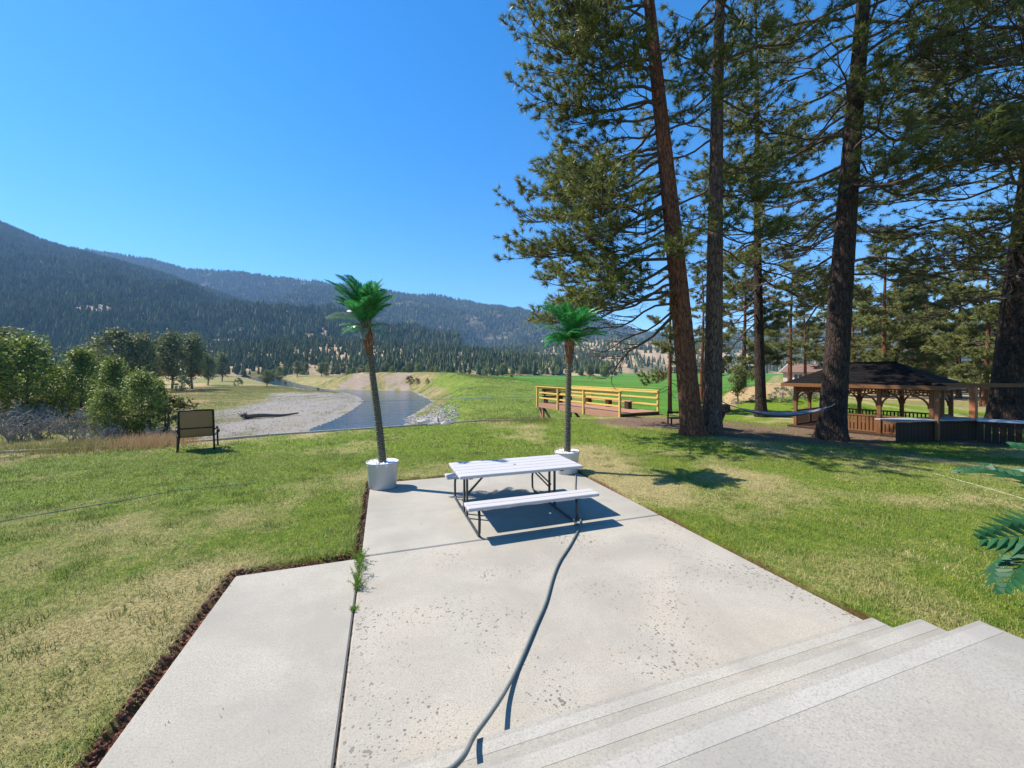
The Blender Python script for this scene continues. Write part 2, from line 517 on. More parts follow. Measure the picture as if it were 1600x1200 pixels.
def land(x, y):
    """height and zone masks of the ground at numpy arrays x, y"""
    x = np.asarray(x, float); y = np.asarray(y, float)
    de, se = seg_dist(x, y, EDGE)
    s = -de * se                                   # > 0 beyond the lawn edge
    dr, sr = seg_dist(x, y, RIGHT_BANK)
    dl, sl = seg_dist(x, y, LEFT_BANK)
    inside = in_poly(x, y, RIVER)
    right = (~inside) & (dr < dl)
    r = np.where(right, dr, dl)
    n1 = fbm(x, y, 40, 4) - .5
    n2 = fbm(x, y, 9, 4) - .5
    far = np.hypot(x, y)
    # left: gravel bar, then rough meadow
    zl = WZ(y) + .62 * sstep(0, 9, r) + 1.0 * sstep(20, 120, r) + n1 * 1.3 * sstep(6, 40, r) + n2 * .28 * sstep(0, 4, r) + .6 * sstep(190, 520, y) * sstep(5, 40, r)
    # right: steep bank up to a rim that falls away to the field
    amp = np.interp(y, [60, 82, 105, 125, 165, 200, 260], [.2, .7, 2.6, 4.6, 6.4, 6.8, 5.0]) * np.interp(x, [-150, -112, -80, 400], [.25, .5, 1, 1])
    field = -4.0 + 5.4 * sstep(170, 640, y) + n1 * .25
    rim = amp * sstep(0, 15, r + n2 * 5) * np.exp(-np.clip(r - 15, 0, None) / 55)
    low = WZ(y) + (np.maximum(field, WZ(y) + .4) - WZ(y)) * sstep(0, 11, r + n2 * 3)
    zr = low + rim + n2 * .5 * sstep(2, 10, r) * np.exp(-r / 60)
    z_out = np.where(right, zr, zl)
    z_out = np.where(inside, WZ(y) - .9 * sstep(0, 5, np.minimum(dl, dr)), z_out)
    zu = upper_z(x, y)
    w = sstep(0.2, 11.0 + n2 * 3, s)
    z = zu * (1 - w) + z_out * w
    lowbank = sstep(.4, 3, s)
    near_b = right & (y < 86)
    gravel = np.where(inside, 1, np.where(right, .5 * (1 - sstep(.6, 2.2, r)) + np.where(near_b, .62 * np.exp(-((r - 4) / 5.0) ** 2) * (1 - sstep(66, 84, y)), 0), (1 - sstep(16, 34, r + n1 * 40)) * (1 - .96 * sstep(138, 172, y + n1 * 40) * sstep(.4, 2, r)))) * lowbank
    bluff = np.where(right & (y > 165) & (x > -88) & (x < -50), (1 - sstep(11, 16, r + n2 * 8)) * sstep(.5, 3, r) * sstep(.40, .56, fbm(x, y, 14, 3)), 0)
    fieldm = np.where(right, sstep(26, 46, np.hypot((x - np.interp(y, [0, 60, 120, 200, 400], [-22, -19, -26, -52, -120])), 0) + (n2 * 26)) * (1 - sstep(560, 640, y + n1 * 40)) * sstep(-.20, -.13, x / np.maximum(y, 1)), 0) * sstep(8, 16, s)
    lush = np.where(right & (y < 170), (1 - fieldm) * sstep(3, 9, r), 0) * lowbank
    dry = np.where(right, .34 * np.exp(-np.clip(r - 12, 0, None) / 25) * sstep(140, 190, y), .8 * sstep(.36, .58, fbm(x, y, 33, 3)) * sstep(20, 50, r))
    up = 1 - sstep(.5, 4, s)
    mound = up * np.exp(-(((x - 21) / 7.5) ** 2 + ((y - 31) / 6.5) ** 2) * .8)
    dry = np.clip(dry * lowbank + mound * 1.3 + up * .9 * sstep(33, 40, y + n2 * 8) * (1 - sstep(60, 75, y)), 0, 1)
    weedy = (1 - sstep(2, 9, s)) * lowbank
    return z, dict(gravel=gravel, bluff=bluff, field=fieldm, lush=lush, dry=dry, weedy=weedy), s

def gz(x, y):
    return float(land(np.array([x]), np.array([y]))[0][0])
def GP(px, py):
    """point of the ground seen at a picture position"""
    ds = np.concatenate([np.linspace(1.5, 60, 1200), np.geomspace(60, 4000, 1500)])
    x = (px - 800) / F * ds
    zz = land(x, ds)[0]
    ray = CAM_H - (py - HZ) / F * ds
    k = np.argmax(ray <= zz)
    if ray[k] > zz[k]: k = len(ds) - 1
    return Vector((x[k], ds[k], zz[k]))
def XD(px, d): return (px - 800) / F * d

# patio frame: u runs from the far edge towards the house, v along the far edge to the right
PA = np.array([-2.82, 7.65]); PU = np.array([0.316, -0.949]); PV = np.array([0.949, 0.316])
PRZ = math.atan2(PV[1], PV[0])
def UV(u, v, z=0.0):
    p = PA + u * PU + v * PV
    return Vector((p[0], p[1], z))
def to_uv(x, y):
    dx, dy = x - PA[0], y - PA[1]
    return dx * PU[0] + dy * PU[1], dx * PV[0] + dy * PV[1]
PW = 4.32
STEP_U = 6.06
def patio_dist(x, y):
    """signed distance to the paved area (negative inside)"""
    u, v = to_uv(x, y)
    def rect(u0, u1, v0, v1):
        du = np.maximum(u0 - u, u - u1); dv = np.maximum(v0 - v, v - v1)
        return np.where((du > 0) & (dv > 0), np.hypot(du, dv), np.maximum(du, dv))
    return np.minimum(np.minimum(rect(0, 12, 0, PW), rect(3.25, 12, -1.27, 1)), rect(STEP_U, 12, -1.27, 4.15))

# ------------------------------------------------------------------ ground sheet
def polar_ground():
    front = np.arange(-66, 66.01, .42)
    back = np.arange(70, 290.1, 5)
    az = np.radians(np.concatenate([front, back]))
    rad = np.concatenate([[0], np.geomspace(1.5, 5200, 290)])
    A, Rr = np.meshgrid(az, rad)
    X, Y = Rr * np.sin(A), Rr * np.cos(A)
    x, y = X.ravel(), Y.ravel()
    z, mk, s = land(x, y)
    z = np.where(y < -5, np.where(y < -30, z * 0, z), z)
    inner = sstep(0, 1.5, np.minimum.reduce([x + 26, 30 - x, y + 2, 27.0 - y, .1 - s]))
    z = z - np.where((x > -26) & (x < 30) & (y > -2) & (y < 27) & (s < .1), .04 + .5 * inner, 0)
    n, m = len(rad), len(az)
    i = np.arange(n - 1)[:, None] * m; j = np.arange(m)[None, :]; k = (j + 1) % m
    q = np.stack([i + j, i + k, i + m + k, i + m + j], -1).reshape(-1, 4)[:, ::-1]
    return np.stack([x, y, z], 1), q, mk, s

k = NT('ground')
p = k.pos()
n_f = k.noise(p, 3.0, 6, .65)
n_m = k.noise(p, .35, 5, .6)
n_l = k.noise(p, .045, 4, .6)
def soft(k, a, n, lo=.35, hi=.65, amt=.5):
    return k.ramp(k.math('ADD', a, k.math('MULTIPLY', k.math('SUBTRACT', n, .5), amt)), [(lo, 0), (hi, 1)])
meadow = k.mix(k.ramp(n_m, [(.35, 0), (.65, 1)]), (.13, .155, .036), (.24, .215, .08))
meadow = k.mix(k.ramp(k.noise(p, .06, 6, .7), [(.44, 0), (.60, .85)]), meadow, k.mix(n_m, (.26, .185, .09), (.38, .29, .16)))
meadow = k.mix(k.ramp(k.noise(p, .11, 4, .6), [(.60, 0), (.68, .8)]), meadow, (.14, .22, .025))
meadow = k.mix(k.ramp(n_f, [(.35, .6), (.6, 0)]), meadow, (.075, .095, .026))
c = meadow
drycol = k.mix(n_f, (.28, .19, .085), (.42, .31, .17))
c = k.mix(soft(k, k.attr('dry'), n_m, .3, .6, .9), c, drycol)
lushc = k.mix(k.ramp(n_m, [(.3, 0), (.7, 1)]), (.10, .185, .022), (.235, .25, .05))
lushc = k.mix(k.ramp(n_f, [(.38, .65), (.6, 0)]), lushc, (.075, .115, .018))
c = k.mix(soft(k, k.attr('lush'), n_m, .3, .6, .6), c, lushc)
fieldc = k.mix(k.ramp(n_m, [(.3, 0), (.7, 1)]), (.05, .15, .012), (.075, .185, .018))
stripe = k.noise(k.mapv(p, (.004, .09, 1)), 1, 3)
fieldc = k.mix(k.ramp(stripe, [(.47, 0), (.66, .75)]), fieldc, (.13, .21, .035))
fieldc = k.mix(k.ramp(k.noise(k.mapv(p, (.003, .05, 1)), 1, 4), [(.36, .6), (.47, 0)]), fieldc, (.035, .10, .012))
c = k.mix(soft(k, k.attr('field'), n_m, .35, .6, .5), c, fieldc)
c = k.mix(soft(k, k.attr('weedy'), n_m, .35, .65, .6), c, k.mix(n_f, (.07, .105, .02), (.18, .19, .05)))
bluffc = k.mix(k.noise(k.mapv(p, (.35, .35, 1.5)), 1, 5), (.21, .15, .105), (.36, .29, .23))
bluffc = k.mix(k.ramp(k.noise(p, .12, 6, .7), [(.50, 0), (.62, .8)]), bluffc, (.17, .18, .06))
c = k.mix(soft(k, k.attr('bluff'), n_m, .35, .6, .5), c, bluffc)
st = k.voro(p, 7.5, 'F1', 'Color')
grav = k.mix(k.noise(p, 5, 5, .8), (.13, .118, .105), (.32, .295, .268))
grav = k.mix(.16, grav, st, 'OVERLAY')
grav = k.mix(k.ramp(n_l, [(.35, 0), (.65, .5)]), grav, (.27, .235, .19))
grav = k.mix(k.ramp(k.noise(k.mapv(p, (.10, .035, 1), (0, 0, -.45)), 1, 5, .6), [(.50, 0), (.62, .75)]), grav, (.13, .125, .065))
grav = k.mix(k.math('MULTIPLY', k.ramp(n_m, [(.55, 0), (.72, 1)]), .55), grav, (.20, .18, .08))
c = k.mix(soft(k, k.attr('gravel'), n_m, .35, .6, .5), c, grav)
k.fin(c, .95, k.bump(k.noise(p, 1.6, 6, .7), .8, .25), 0, .1)
M['ground'] = k.m
v, q, mk, s = polar_ground()
me = np_mesh('ground', v, None, q, M['ground'], True)
for a_, b_ in mk.items(): attr(me, a_, b_)
tag(link('ground', me), kind='structure')

# river water: one flat sheet, the ground is cut below it where the river runs
k = NT('river_water')
p = k.pos()
w1 = k.noise(k.mapv(p, (1, 1, 1), (0, 0, R(35))), .9, 5, .65)
w2 = k.noise(k.mapv(p, (.22, .5, 1), (0, 0, R(35))), .6, 4, .6)
cw = k.mix(k.ramp(w2, [(.4, 0), (.7, 1)]), (.016, .042, .075), (.03, .065, .095))
cw = k.mix(k.math('MULTIPLY', k.ramp(k.noise(p, 1.5, 5, .7), [(.66, 0), (.72, .8)]), k.ramp(k.noise(p, .08, 2), [(.5, 0), (.6, 1)])), cw, (.6, .65, .7))
k.fin(cw, .08, k.bump(k.math('ADD', w1, k.math('MULTIPLY', w2, 1.5)), .55, .22), 0, .5)
k.b.inputs['IOR'].default_value = 1.33
M['water'] = k.m
def resample(q):
    return np.concatenate([q[i] + (q[i + 1] - q[i]) * np.linspace(0, 1, 12, endpoint=False)[:, None] for i in range(len(q) - 1)] + [q[-1:]])
rb, lb = resample(RIGHT_BANK), resample(LEFT_BANK)
bmw = bmesh.new()
vr, vl = [], []
for a, b in zip(rb, lb):
    e = 2.5 * (a - b) / np.linalg.norm(a - b)
    zz = float(WZ(np.array((a[1] + b[1]) / 2)))
    vr.append(bmw.verts.new((a[0] + e[0], a[1] + e[1], zz))); vl.append(bmw.verts.new((b[0] - e[0], b[1] - e[1], zz)))
for i in range(len(rb) - 1): bmw.faces.new((vr[i], vr[i + 1], vl[i + 1], vl[i]))
bmesh.ops.recalc_face_normals(bmw, faces=bmw.faces)
if next(iter(bmw.faces)).normal.z < 0: bmesh.ops.reverse_faces(bmw, faces=bmw.faces)
mw = bpy.data.meshes.new('river'); bmw.to_mesh(mw); bmw.free()
mw.materials.append(M['water'])
tag(link('river', mw), kind='structure')

# ------------------------------------------------------------------ lawn
def straw_dirt(x, y):
    d = patio_dist(x, y)
    n = fbm(x, y, 2.6, 4)
    n2 = fbm(x + 40, y - 13, .8, 3)
    u, v = to_uv(x, y)
    st = .27 + (n - .5) * 2.7 + (n2 - .5) * .9
    st += .5 * np.exp(-((x + 3.3) / 1.3) ** 2 - ((y - 5.6) / 1.1) ** 2)
    st += .50 * np.exp(-((v - PW - .5) / .9) ** 2)
    st += .35 * np.exp(-((x + 3.8) / 1.6) ** 2 - ((y - 3.4) / 1.2) ** 2)
    st += .50 * np.exp(-((x - 4.6) / 1.6) ** 2 - ((y - 4.2) / .9) ** 2)
    st -= .45 * np.exp(-((x + 8) / 3.0) ** 2 - ((y - 7.5) / 3) ** 2)
    st -= .25 * np.exp(-((x - 5.5) / 2.5) ** 2 - ((y - 9.5) / 1.5) ** 2)
    de, se = seg_dist(x, y, EDGE)
    st += .35 * np.exp(-(de / .9) ** 2)
    left = (v < 1)
    dirt = np.where(left, 1 - sstep(.04, .12, d + (fbm(x, y, .3, 3) - .5) * .12), 1 - sstep(.02, .09, d + (n2 - .5) * .14))
    n3 = fbm(x, y, 1.7, 4)
    litter = sstep(.44, .56, n3 * .55 + .62 * np.exp(-(((x - 10.5) / 6.0) ** 2 + ((y - 15.2) / 2.7) ** 2)) + .5 * np.exp(-(((x - 6.0) / 2.5) ** 2 + ((y - 17.5) / 1.5) ** 2)))
    litter = litter * sstep(.2, .9, de)
    bare = np.exp(-(((x + 13.2) / 1.1) ** 2 + ((y - 9.3) / .5) ** 2)) + np.exp(-(((x + 8.6) / .7) ** 2 + ((y - 11.0) / .25) ** 2)) * .8
    dirt2 = np.clip(litter + sstep(.35, .7, bare), 0, 1)
    return np.clip(st, 0, 1), np.clip(dirt, 0, 1), dirt2

def lawn_z(x, y):
    d = patio_dist(x, y)
    de, se = seg_dist(x, y, EDGE)
    z = upper_z(x, y) + .028 + (fbm(x, y, .7, 3) - .5) * .03
    u, v = to_uv(x, y)
    trench = np.where(v < 1, 1 - sstep(.03, .10, d + (fbm(x, y, .3, 3) - .5) * .10), 1 - sstep(.01, .06, d))
    return z - .075 * trench - .25 * sstep(-.3, -.1, -d) * (d < -.1)

def lawn_color(k):
    p = k.pos()
    f = k.noise(p, 26, 5, .7)
    m_ = k.noise(p, 7.5, 5, .75)
    green = k.mix(k.ramp(m_, [(.35, 0), (.65, 1)]), (.08, .19, .009), (.23, .295, .024))
    straw = k.mix(f, (.42, .325, .14), (.60, .49, .26))
    c = k.mix(k.ramp(k.math('ADD', k.attr('straw'), k.math('MULTIPLY', k.math('SUBTRACT', m_, .5), .9)), [(.28, 0), (.95, .85)]), green, straw)
    return c, f
k = NT('lawn')
c, f = lawn_color(k)
c = k.mix(k.ramp(f, [(.36, .75), (.56, 0)]), c, (.085, .085, .03))
soil = k.mix(k.noise(k.pos(), 30, 5, .7), (.03, .018, .011), (.19, .085, .05))
lit = k.mix(k.noise(k.pos(), 14, 5, .75), (.085, .05, .032), (.27, .19, .13))
c = k.mix(k.attr('dirt'), c, soil)
c = k.mix(k.attr('litter'), c, lit)
k.fin(c, .95, k.bump(k.noise(k.pos(), 38, 5, .75), 1.0, .05), 0, .1)
M['lawn'] = k.m
k = NT('grass_blade')
c, f = lawn_color(k)
c = k.mix(k.math('MULTIPLY', k.island(), .42), c, (.52, .43, .21))
c = k.mix(k.ramp(k.island(), [(.0, .6), (.35, 0)]), c, (.055, .11, .016))
up = k.n('ShaderNodeVectorMath', operation='NORMALIZE'); ad = k.n('ShaderNodeVectorMath', operation='ADD')
ad.inputs[0].default_value = (0, 0, 1.1); k.t.links.new(k._p.outputs['Normal'], ad.inputs[1]); k.t.links.new(ad.outputs[0], up.inputs[0])
k.fin(c, .6, up.outputs[0], 0, .2, .35)
M['grass_blade'] = k.m

xs = np.concatenate([np.arange(-26, -4.7, .2), np.arange(-4.7, 6.0, .04), np.arange(6.0, 30.01, .2)]); ys = np.concatenate([np.arange(-2, 1.0, .2), np.arange(1.0, 9.2, .04), np.arange(9.2, 27.01, .2)])
GX, GY = np.meshgrid(xs, ys)
gx, gy = GX.ravel(), GY.ravel()
dE, sE = seg_dist(gx, gy, EDGE)
sg = -dE * sE
ok = (sg < .12)
ny, nx = GX.shape
i = np.arange(ny - 1)[:, None] * nx; j = np.arange(nx - 1)[None, :]
q = np.stack([i + j, i + j + 1, i + nx + j + 1, i + nx + j], -1).reshape(-1, 4)
q = q[ok[q].all(1)]
used = np.unique(q); remap = np.zeros(nx * ny, int); remap[used] = np.arange(len(used))
lx, ly = gx[used], gy[used]
st, di, li = straw_dirt(lx, ly)
me = np_mesh('lawn', np.stack([lx, ly, lawn_z(lx, ly)], 1), None, remap[q], M['lawn'], True)
attr(me, 'straw', st); attr(me, 'dirt', di); attr(me, 'litter', li)
tag(link('lawn', me), kind='structure')

# grass blades: one triangle each, dense near the house
def blades(n, ymin, ymax, h, w, seed):
    g = np.random.default_rng(seed)
    y = np.sqrt(g.random(n) * (ymax ** 2 - ymin ** 2) + ymin ** 2)
    x = (g.random(n) * 2 - 1) * (y * 1.40 + .4)
    d = patio_dist(x, y)
    de, se = seg_dist(x, y, EDGE)
    stv, dv, lv = straw_dirt(x, y)
    keep = (d > .03) & (-de * se < -.02) & (g.random(n) > dv * 1.2) & (g.random(n) > lv * .93)
    x, y, stv, d = x[keep], y[keep], stv[keep], d[keep]
    u, v = to_uv(x, y)
    n = len(x)
    clump = fbm(x, y, .35, 2)
    tall = 1 + 1.1 * np.exp(-((d - .13) / .09) ** 2) * (v < 1) + .9 * np.exp(-((v - 5.0) / .35) ** 2 - ((u - 5.6) / .8) ** 2)
    hh = h * (.45 + .9 * g.random(n)) * (.55 + .9 * clump) * (1.15 - .5 * stv) * tall
    a = g.random(n) * 6.283
    lean = (g.random(n) ** .7) * 1.15
    dirx, diry = np.cos(a), np.sin(a)
    z = lawn_z(x, y) - .004
    b = a + 1.57 + (g.random(n) - .5)
    ww = w * (.6 + .8 * g.random(n))
    p0 = np.stack([x - np.cos(b) * ww, y - np.sin(b) * ww, z], 1)
    p1 = np.stack([x + np.cos(b) * ww, y + np.sin(b) * ww, z], 1)
    p2 = np.stack([x + dirx * hh * np.sin(lean), y + diry * hh * np.sin(lean), z + hh * np.cos(lean)], 1)
    return np.stack([p0, p1, p2], 1).reshape(-1, 3), np.repeat(stv, 3)
VV, SS = [], []
for a_ in ((320000, 1.7, 6.2, .036, .0028, 1), (280000, 6.2, 10.5, .040, .0050, 2), (170000, 10.5, 19.5, .065, .0085, 3)):
    v, s_ = blades(*a_); VV.append(v); SS.append(s_)
VV = np.concatenate(VV); SS = np.concatenate(SS)
me = np_mesh('grass', VV, np.arange(len(VV)).reshape(-1, 3), None, M['grass_blade'])
attr(me, 'straw', SS)
tag(link('grass', me), kind='stuff')

# ------------------------------------------------------------------ patio and steps
def slab(name, u0, u1, v0, v1, z0, z1, m, parent, bev=.012):
    c_ = UV((u0 + u1) / 2, (v0 + v1) / 2, (z0 + z1) / 2)
    b = MB().box((0, 0, 0), (v1 - v0, u1 - u0, z1 - z0), 0, 1, bev)
    o = b.build(name, m, parent)
    o.location = c_
    o.rotation_euler = (0, 0, PRZ)
    return o
patio = tag(empty('patio'), kind='structure')
slab('slab', 0, 3.20, 0, PW, -.25, 0, M['concrete_smooth'], patio)
slab('slab', 3.215, 11, 0, PW, -.25, -.002, M['concrete'], patio)
slab('slab', 3.25, 11, -1.27, -.013, -.25, .002, M['concrete_smooth'], patio)
j = slab('joint_soil', .05, 10.9, -.05, .05, -.3, -.016, None, patio, 0); j.data.materials.append(M['bark_dark_shaded'])
j = slab('joint_soil', 3.15, 3.25, .02, PW - .03, -.3, -.03, None, patio, 0); j.data.materials.append(M['bark_dark_shaded'])
stairs = tag(empty('steps'), kind='structure')
u0 = STEP_U
for i_, (ua, ub) in enumerate(((0, .62), (.30, .92), (.60, 4.4))):
    slab('step', u0 + ua, u0 + ub + (0 if i_ < 2 else 0), .02 - .001 * i_, 4.11 + .004 * i_, -.2 if i_ == 0 else .17 * i_ - .05, .17 * (i_ + 1), M['concrete_step'], stairs, .005)
    slab('nosing', u0 + ua + .035, u0 + ua + .105 + .01 * i_, .03, 4.09, .17 * (i_ + 1) - .01, .17 * (i_ + 1) + .0015, M['nosing'], stairs, 0)

# timber edging along the far side of the lawn: boards end to end
edging = empty('timber_edging', (-4.2, 15.7, 0), 0, 'weathered timber board edging along the drop at the far side of the lawn', 'edging')
pts = [Vector((a, b, 0)) for a, b in EDGE[2:10]]
pts = [pts[0].lerp(pts[1], .1)] + pts[1:]
first = None
for a, b in zip(pts[:-1], pts[1:]):
    n_ = max(1, round((b - a).length / 2.4))
    for i in range(n_):
        p0, p1 = a.lerp(b, i / n_ + .002), a.lerp(b, (i + 1) / n_ - .002)
        zo = random.uniform(.005, .03)
        bb = MB().beam((0, 0, 0), (p1 - p0), .045, .16, .006)
        o = bb.build('board', M['timber'], edging)
        o.location = (p0.x + 4.2, p0.y - 15.7, .0 + zo)
        
# ------------------------------------------------------------------ hills with their forests
def m_hill(name, floor_a, floor_b, tan, tlo, thi, sc_):
    k = NT(name)
    p = k.pos()
    c = k.mix(k.noise(p, .03, 5, .7), floor_a, floor_b)
    t = k.noise(p, sc_, 4, .6)
    tn = k.mix(k.noise(p, .05, 5, .7), tuple(x * .8 for x in tan), tuple(min(1, x * 1.25) for x in tan))
    c = k.mix(k.math('MULTIPLY', k.ramp(t, [(tlo, 0), (thi, 1)]), k.attr('bare')), c, tn)
    return k.fin(c, .95, k.bump(k.noise(p, .02, 5, .6), .6, 12), 0, .05)
M['hill'] = m_hill('hill', (.030, .038, .018), (.055, .055, .028), (.34, .25, .17), .5, .56, .02)
M['hill_dry'] = m_hill('hill_dry', (.07, .075, .03), (.15, .13, .06), (.36, .26, .16), .40, .52, .01)

class Hill:
    def __init__(self, ridge, d0, d1, z0, relief, exp=1.1, seed=0, nscale=500):
        self.r = np.array(ridge, float); self.d0, self.d1, self.z0, self.relief, self.exp, self.seed, self.ns = d0, d1, z0, relief, exp, seed, nscale
        self.c0, self.c1 = self.r[0, 0], self.r[-1, 0]
    def pos(self, c_, t):
        d0 = np.interp(c_, *self.d0) if isinstance(self.d0, tuple) else self.d0
        d1 = np.interp(c_, *self.d1) if isinstance(self.d1, tuple) else self.d1
        d = d0 + (d1 - d0) * t
        x = (c_ - 800) / F * d
        yr = np.interp(c_, self.r[:, 0], self.r[:, 1])
        zr = CAM_H - (yr - HZ) / F * d1
        tt = np.clip(t, 0, 1)
        z = self.z0 + (zr - self.z0) * tt ** self.exp
        z = np.where(t > 1, zr - (t - 1) * (zr - self.z0) * 1.6, z)
        n = fbm(x + self.seed * 999, d, self.ns, 4) - .5
        rg = 1 - np.abs(fbm(x * 1.3 + 77 * self.seed, d * .8, self.ns * .6, 3) - .5) * 4
        z = z + (n * 1.2 + rg * .35) * self.relief * np.sin(np.pi * np.clip(t, 0, 1)) + (fbm(x, d, self.ns * .25, 3) - .5) * self.relief * .12 * sstep(0, .3, t)
        return x, d, z
    def sheet(self, name, nc, nt, m, bare):
        cs = np.linspace(self.c0, self.c1, nc); ts = np.concatenate([np.linspace(-.06, 1, nt), np.linspace(1.05, 1.6, 6)])
        C_, T_ = np.meshgrid(cs, ts)
        x, y, z = self.pos(C_.ravel(), T_.ravel())
        z = np.where(T_.ravel() < 0, z - 8, z)
        n = len(ts)
        i = np.arange(n - 1)[:, None] * nc; j = np.arange(nc - 1)[None, :]
        q = np.stack([i + j, i + j + 1, i + nc + j + 1, i + nc + j], -1).reshape(-1, 4)
        me = np_mesh(name, np.stack([x, y, z], 1), None, q, m, True)
        attr(me, 'bare', bare(C_.ravel(), T_.ravel()))
        return tag(link(name, me), kind='structure')
    def scatter(self, n, rng, keep, tmin=0.0, tmax=1.06):
        c_ = self.c0 + rng.random(n) * (self.c1 - self.c0)
        d1 = np.interp((self.c0 + self.c1) / 2, *self.d1) if isinstance(self.d1, tuple) else self.d1
        d0 = np.interp((self.c0 + self.c1) / 2, *self.d0) if isinstance(self.d0, tuple) else self.d0
        a, b = d0 + (d1 - d0) * tmin, d0 + (d1 - d0) * tmax
        t = (np.sqrt(rng.random(n) * (b * b - a * a) + a * a) - d0) / (d1 - d0)
        x, y, z = self.pos(c_, t)
        k_ = rng.random(n) < keep(x, y, c_, t)
        return x[k_], y[k_], z[k_]

def conifers(x, y, z, h, rng, tiers, k, wr=.17, m=None, name='forest', trunk=0.0):
    n = len(x)
    V, T, b = [], [], 0
    an0 = rng.random(n) * 6.28
    for (zb, zt, r) in tiers:
        ap = np.stack([x, y, z + h * zt], 1)[:, None, :]
        an = an0[:, None] + np.arange(k) * 2 * math.pi / k + (rng.random((n, k)) - .5) * .5
        rr = h[:, None] * wr * r * (.65 + .7 * rng.random((n, k)))
        zz = z[:, None] + h[:, None] * (zb + (rng.random((n, k)) - .5) * .07)
        ring = np.stack([x[:, None] + rr * np.cos(an), y[:, None] + rr * np.sin(an), zz], 2)
        V.append(np.concatenate([ap, ring], 1))
    nv = len(tiers) * (k + 1)
    V = np.concatenate(V, 1).reshape(-1, 3)
    base = []
    for ti in range(len(tiers)):
        o = ti * (k + 1)
        base += [(o, o + 1 + j, o + 1 + (j + 1) % k) for j in range(k)]
    base = np.array(base)
    T = (base[None] + (np.arange(n) * nv)[:, None, None]).reshape(-1, 3)
    me = np_mesh(name, V, T, None, m or M['conifer'])
    return tag(link(name, me), kind='stuff')

def clearing(x, y, s, lo, hi, seed=0): return sstep(lo, hi, fbm(x + 500 * seed, y, s, 4))
rng = np.random.default_rng(11)
# the big dark mountain on the left
HA = Hill([(-90, 300), (-40, 330), (5, 352), (50, 372), (100, 389), (150, 401), (200, 415), (300, 446), (400, 480), (480, 500), (560, 518), (640, 536), (720, 552)], 620, 2000, -1, 135, 1.05, 1, 420)
HA.sheet('mountain', 150, 60, M['hill'], lambda c_, t: sstep(.75, .35, t))
x, y, z = HA.scatter(48000, rng, lambda x, y, c_, t: 1 - .93 * (1 - sstep(.30, .38, fbm(x, y, 90, 4))) * sstep(.9, .3, t) - .8 * np.exp(-((c_ - 420) / 110) ** 2) * np.exp(-((t - .62) / .25) ** 2) * sstep(.48, .56, fbm(x + 300, y, 60, 4)))
conifers(x, y, z - 1, 15 + 12 * rng.random(len(x)), rng, ((0.02, 1, 1.0), (.35, 1.02, .62)), 4, .25)
# the far ridge behind it
HB = Hill([(60, 384), (110, 387), (180, 398), (240, 406), (290, 421), (340, 424), (380, 426), (430, 435), (500, 441), (560, 450), (620, 459), (690, 463), (760, 479), (830, 488), (870, 491), (920, 498), (950, 503), (985, 517), (1010, 527), (1060, 541), (1120, 552), (1200, 560)], 1700, 3300, -1, 210, 1.15, 2, 700)
HB.sheet('far_ridge', 150, 50, M['hill'], lambda c_, t: t * 0 + .35)
x, y, z = HB.scatter(52000, rng, lambda x, y, c_, t: 1 - .9 * (1 - sstep(.30, .36, fbm(x, y, 120, 4))))
conifers(x, y, z - 1, 18 + 14 * rng.random(len(x)), rng, ((0.02, 1, 1.0),), 4, .26)
# the mountain on the right, seen between the pines
HE = Hill([(960, 566), (1020, 548), (1100, 530), (1200, 515), (1300, 508), (1450, 512), (1600, 500), (1750, 488), (1900, 480)], 1500, 2700, -1, 80, 1.1, 5, 600)
HE.sheet('right_mountain', 90, 36, M['hill'], lambda c_, t: t * 0 + .8)
x, y, z = HE.scatter(20000, rng, lambda x, y, c_, t: 1 - .9 * (1 - sstep(.34, .42, fbm(x, y, 120, 4))))
conifers(x, y, z - 1, 18 + 14 * rng.random(len(x)), rng, ((0.02, 1, 1.0),), 4, .26)
# dry slope with scattered pines at the end of the valley
HD = Hill([(640, 556), (760, 546), (840, 540), (900, 533), (960, 530), (1020, 533), (1090, 540), (1180, 550), (1300, 556)], 820, 1500, 1, 20, 1.0, 4, 260)
HD.sheet('dry_slope', 90, 30, M['hill_dry'], lambda c_, t: t * 0 + 1)
x, y, z = HD.scatter(6500, rng, lambda x, y, c_, t: .25 + .75 * clearing(x, y, 160, .5, .62, 3))
conifers(x, y, z - .5, 11 + 10 * rng.random(len(x)), rng, ((0.05, 1, 1.0), (.4, 1.02, .65)), 6, .22)
# the wooded rise across the river
HC = Hill([(-60, 556), (60, 552), (200, 546), (300, 541), (360, 536), (440, 531), (520, 533), (600, 537), (680, 543), (760, 551), (840, 560), (900, 568), (960, 576)], 440, 820, 1.0, 9, .9, 3, 120)
HC.sheet('wooded_rise', 120, 30, M['hill_dry'], lambda c_, t: t * 0 + 1)
x, y, z = HC.scatter(10500, rng, lambda x, y, c_, t: .42 + .58 * clearing(x, y, 70, .38, .46, 1), -.03, 1.05)
conifers(x, y, z - .5, 5.5 + 12 * rng.random(len(x)) ** 1.4, rng, ((0.04, .62, 1.0), (.22, .8, .85), (.42, .93, .62), (.62, 1.0, .4)), 7, .19)

# ------------------------------------------------------------------ the valley's air
hz = MB().box((0, 0, 0), (10800, 10800, 1180))
k = NT('haze')
k.t.nodes.remove(k.b)
vol = k.n('ShaderNodeVolumePrincipled')
vol.inputs['Density'].default_value = 1.1e-4
vol.inputs['Color'].default_value = (.34, .60, 1.0, 1)
vol.inputs['Anisotropy'].default_value = 0.0
k.t.links.new(vol.outputs[0], k.out.inputs['Volume'])
o = hz.build('haze', k.m)
o.location = (0, 0, 1180 / 2 - 9)
tag(o, kind='stuff')
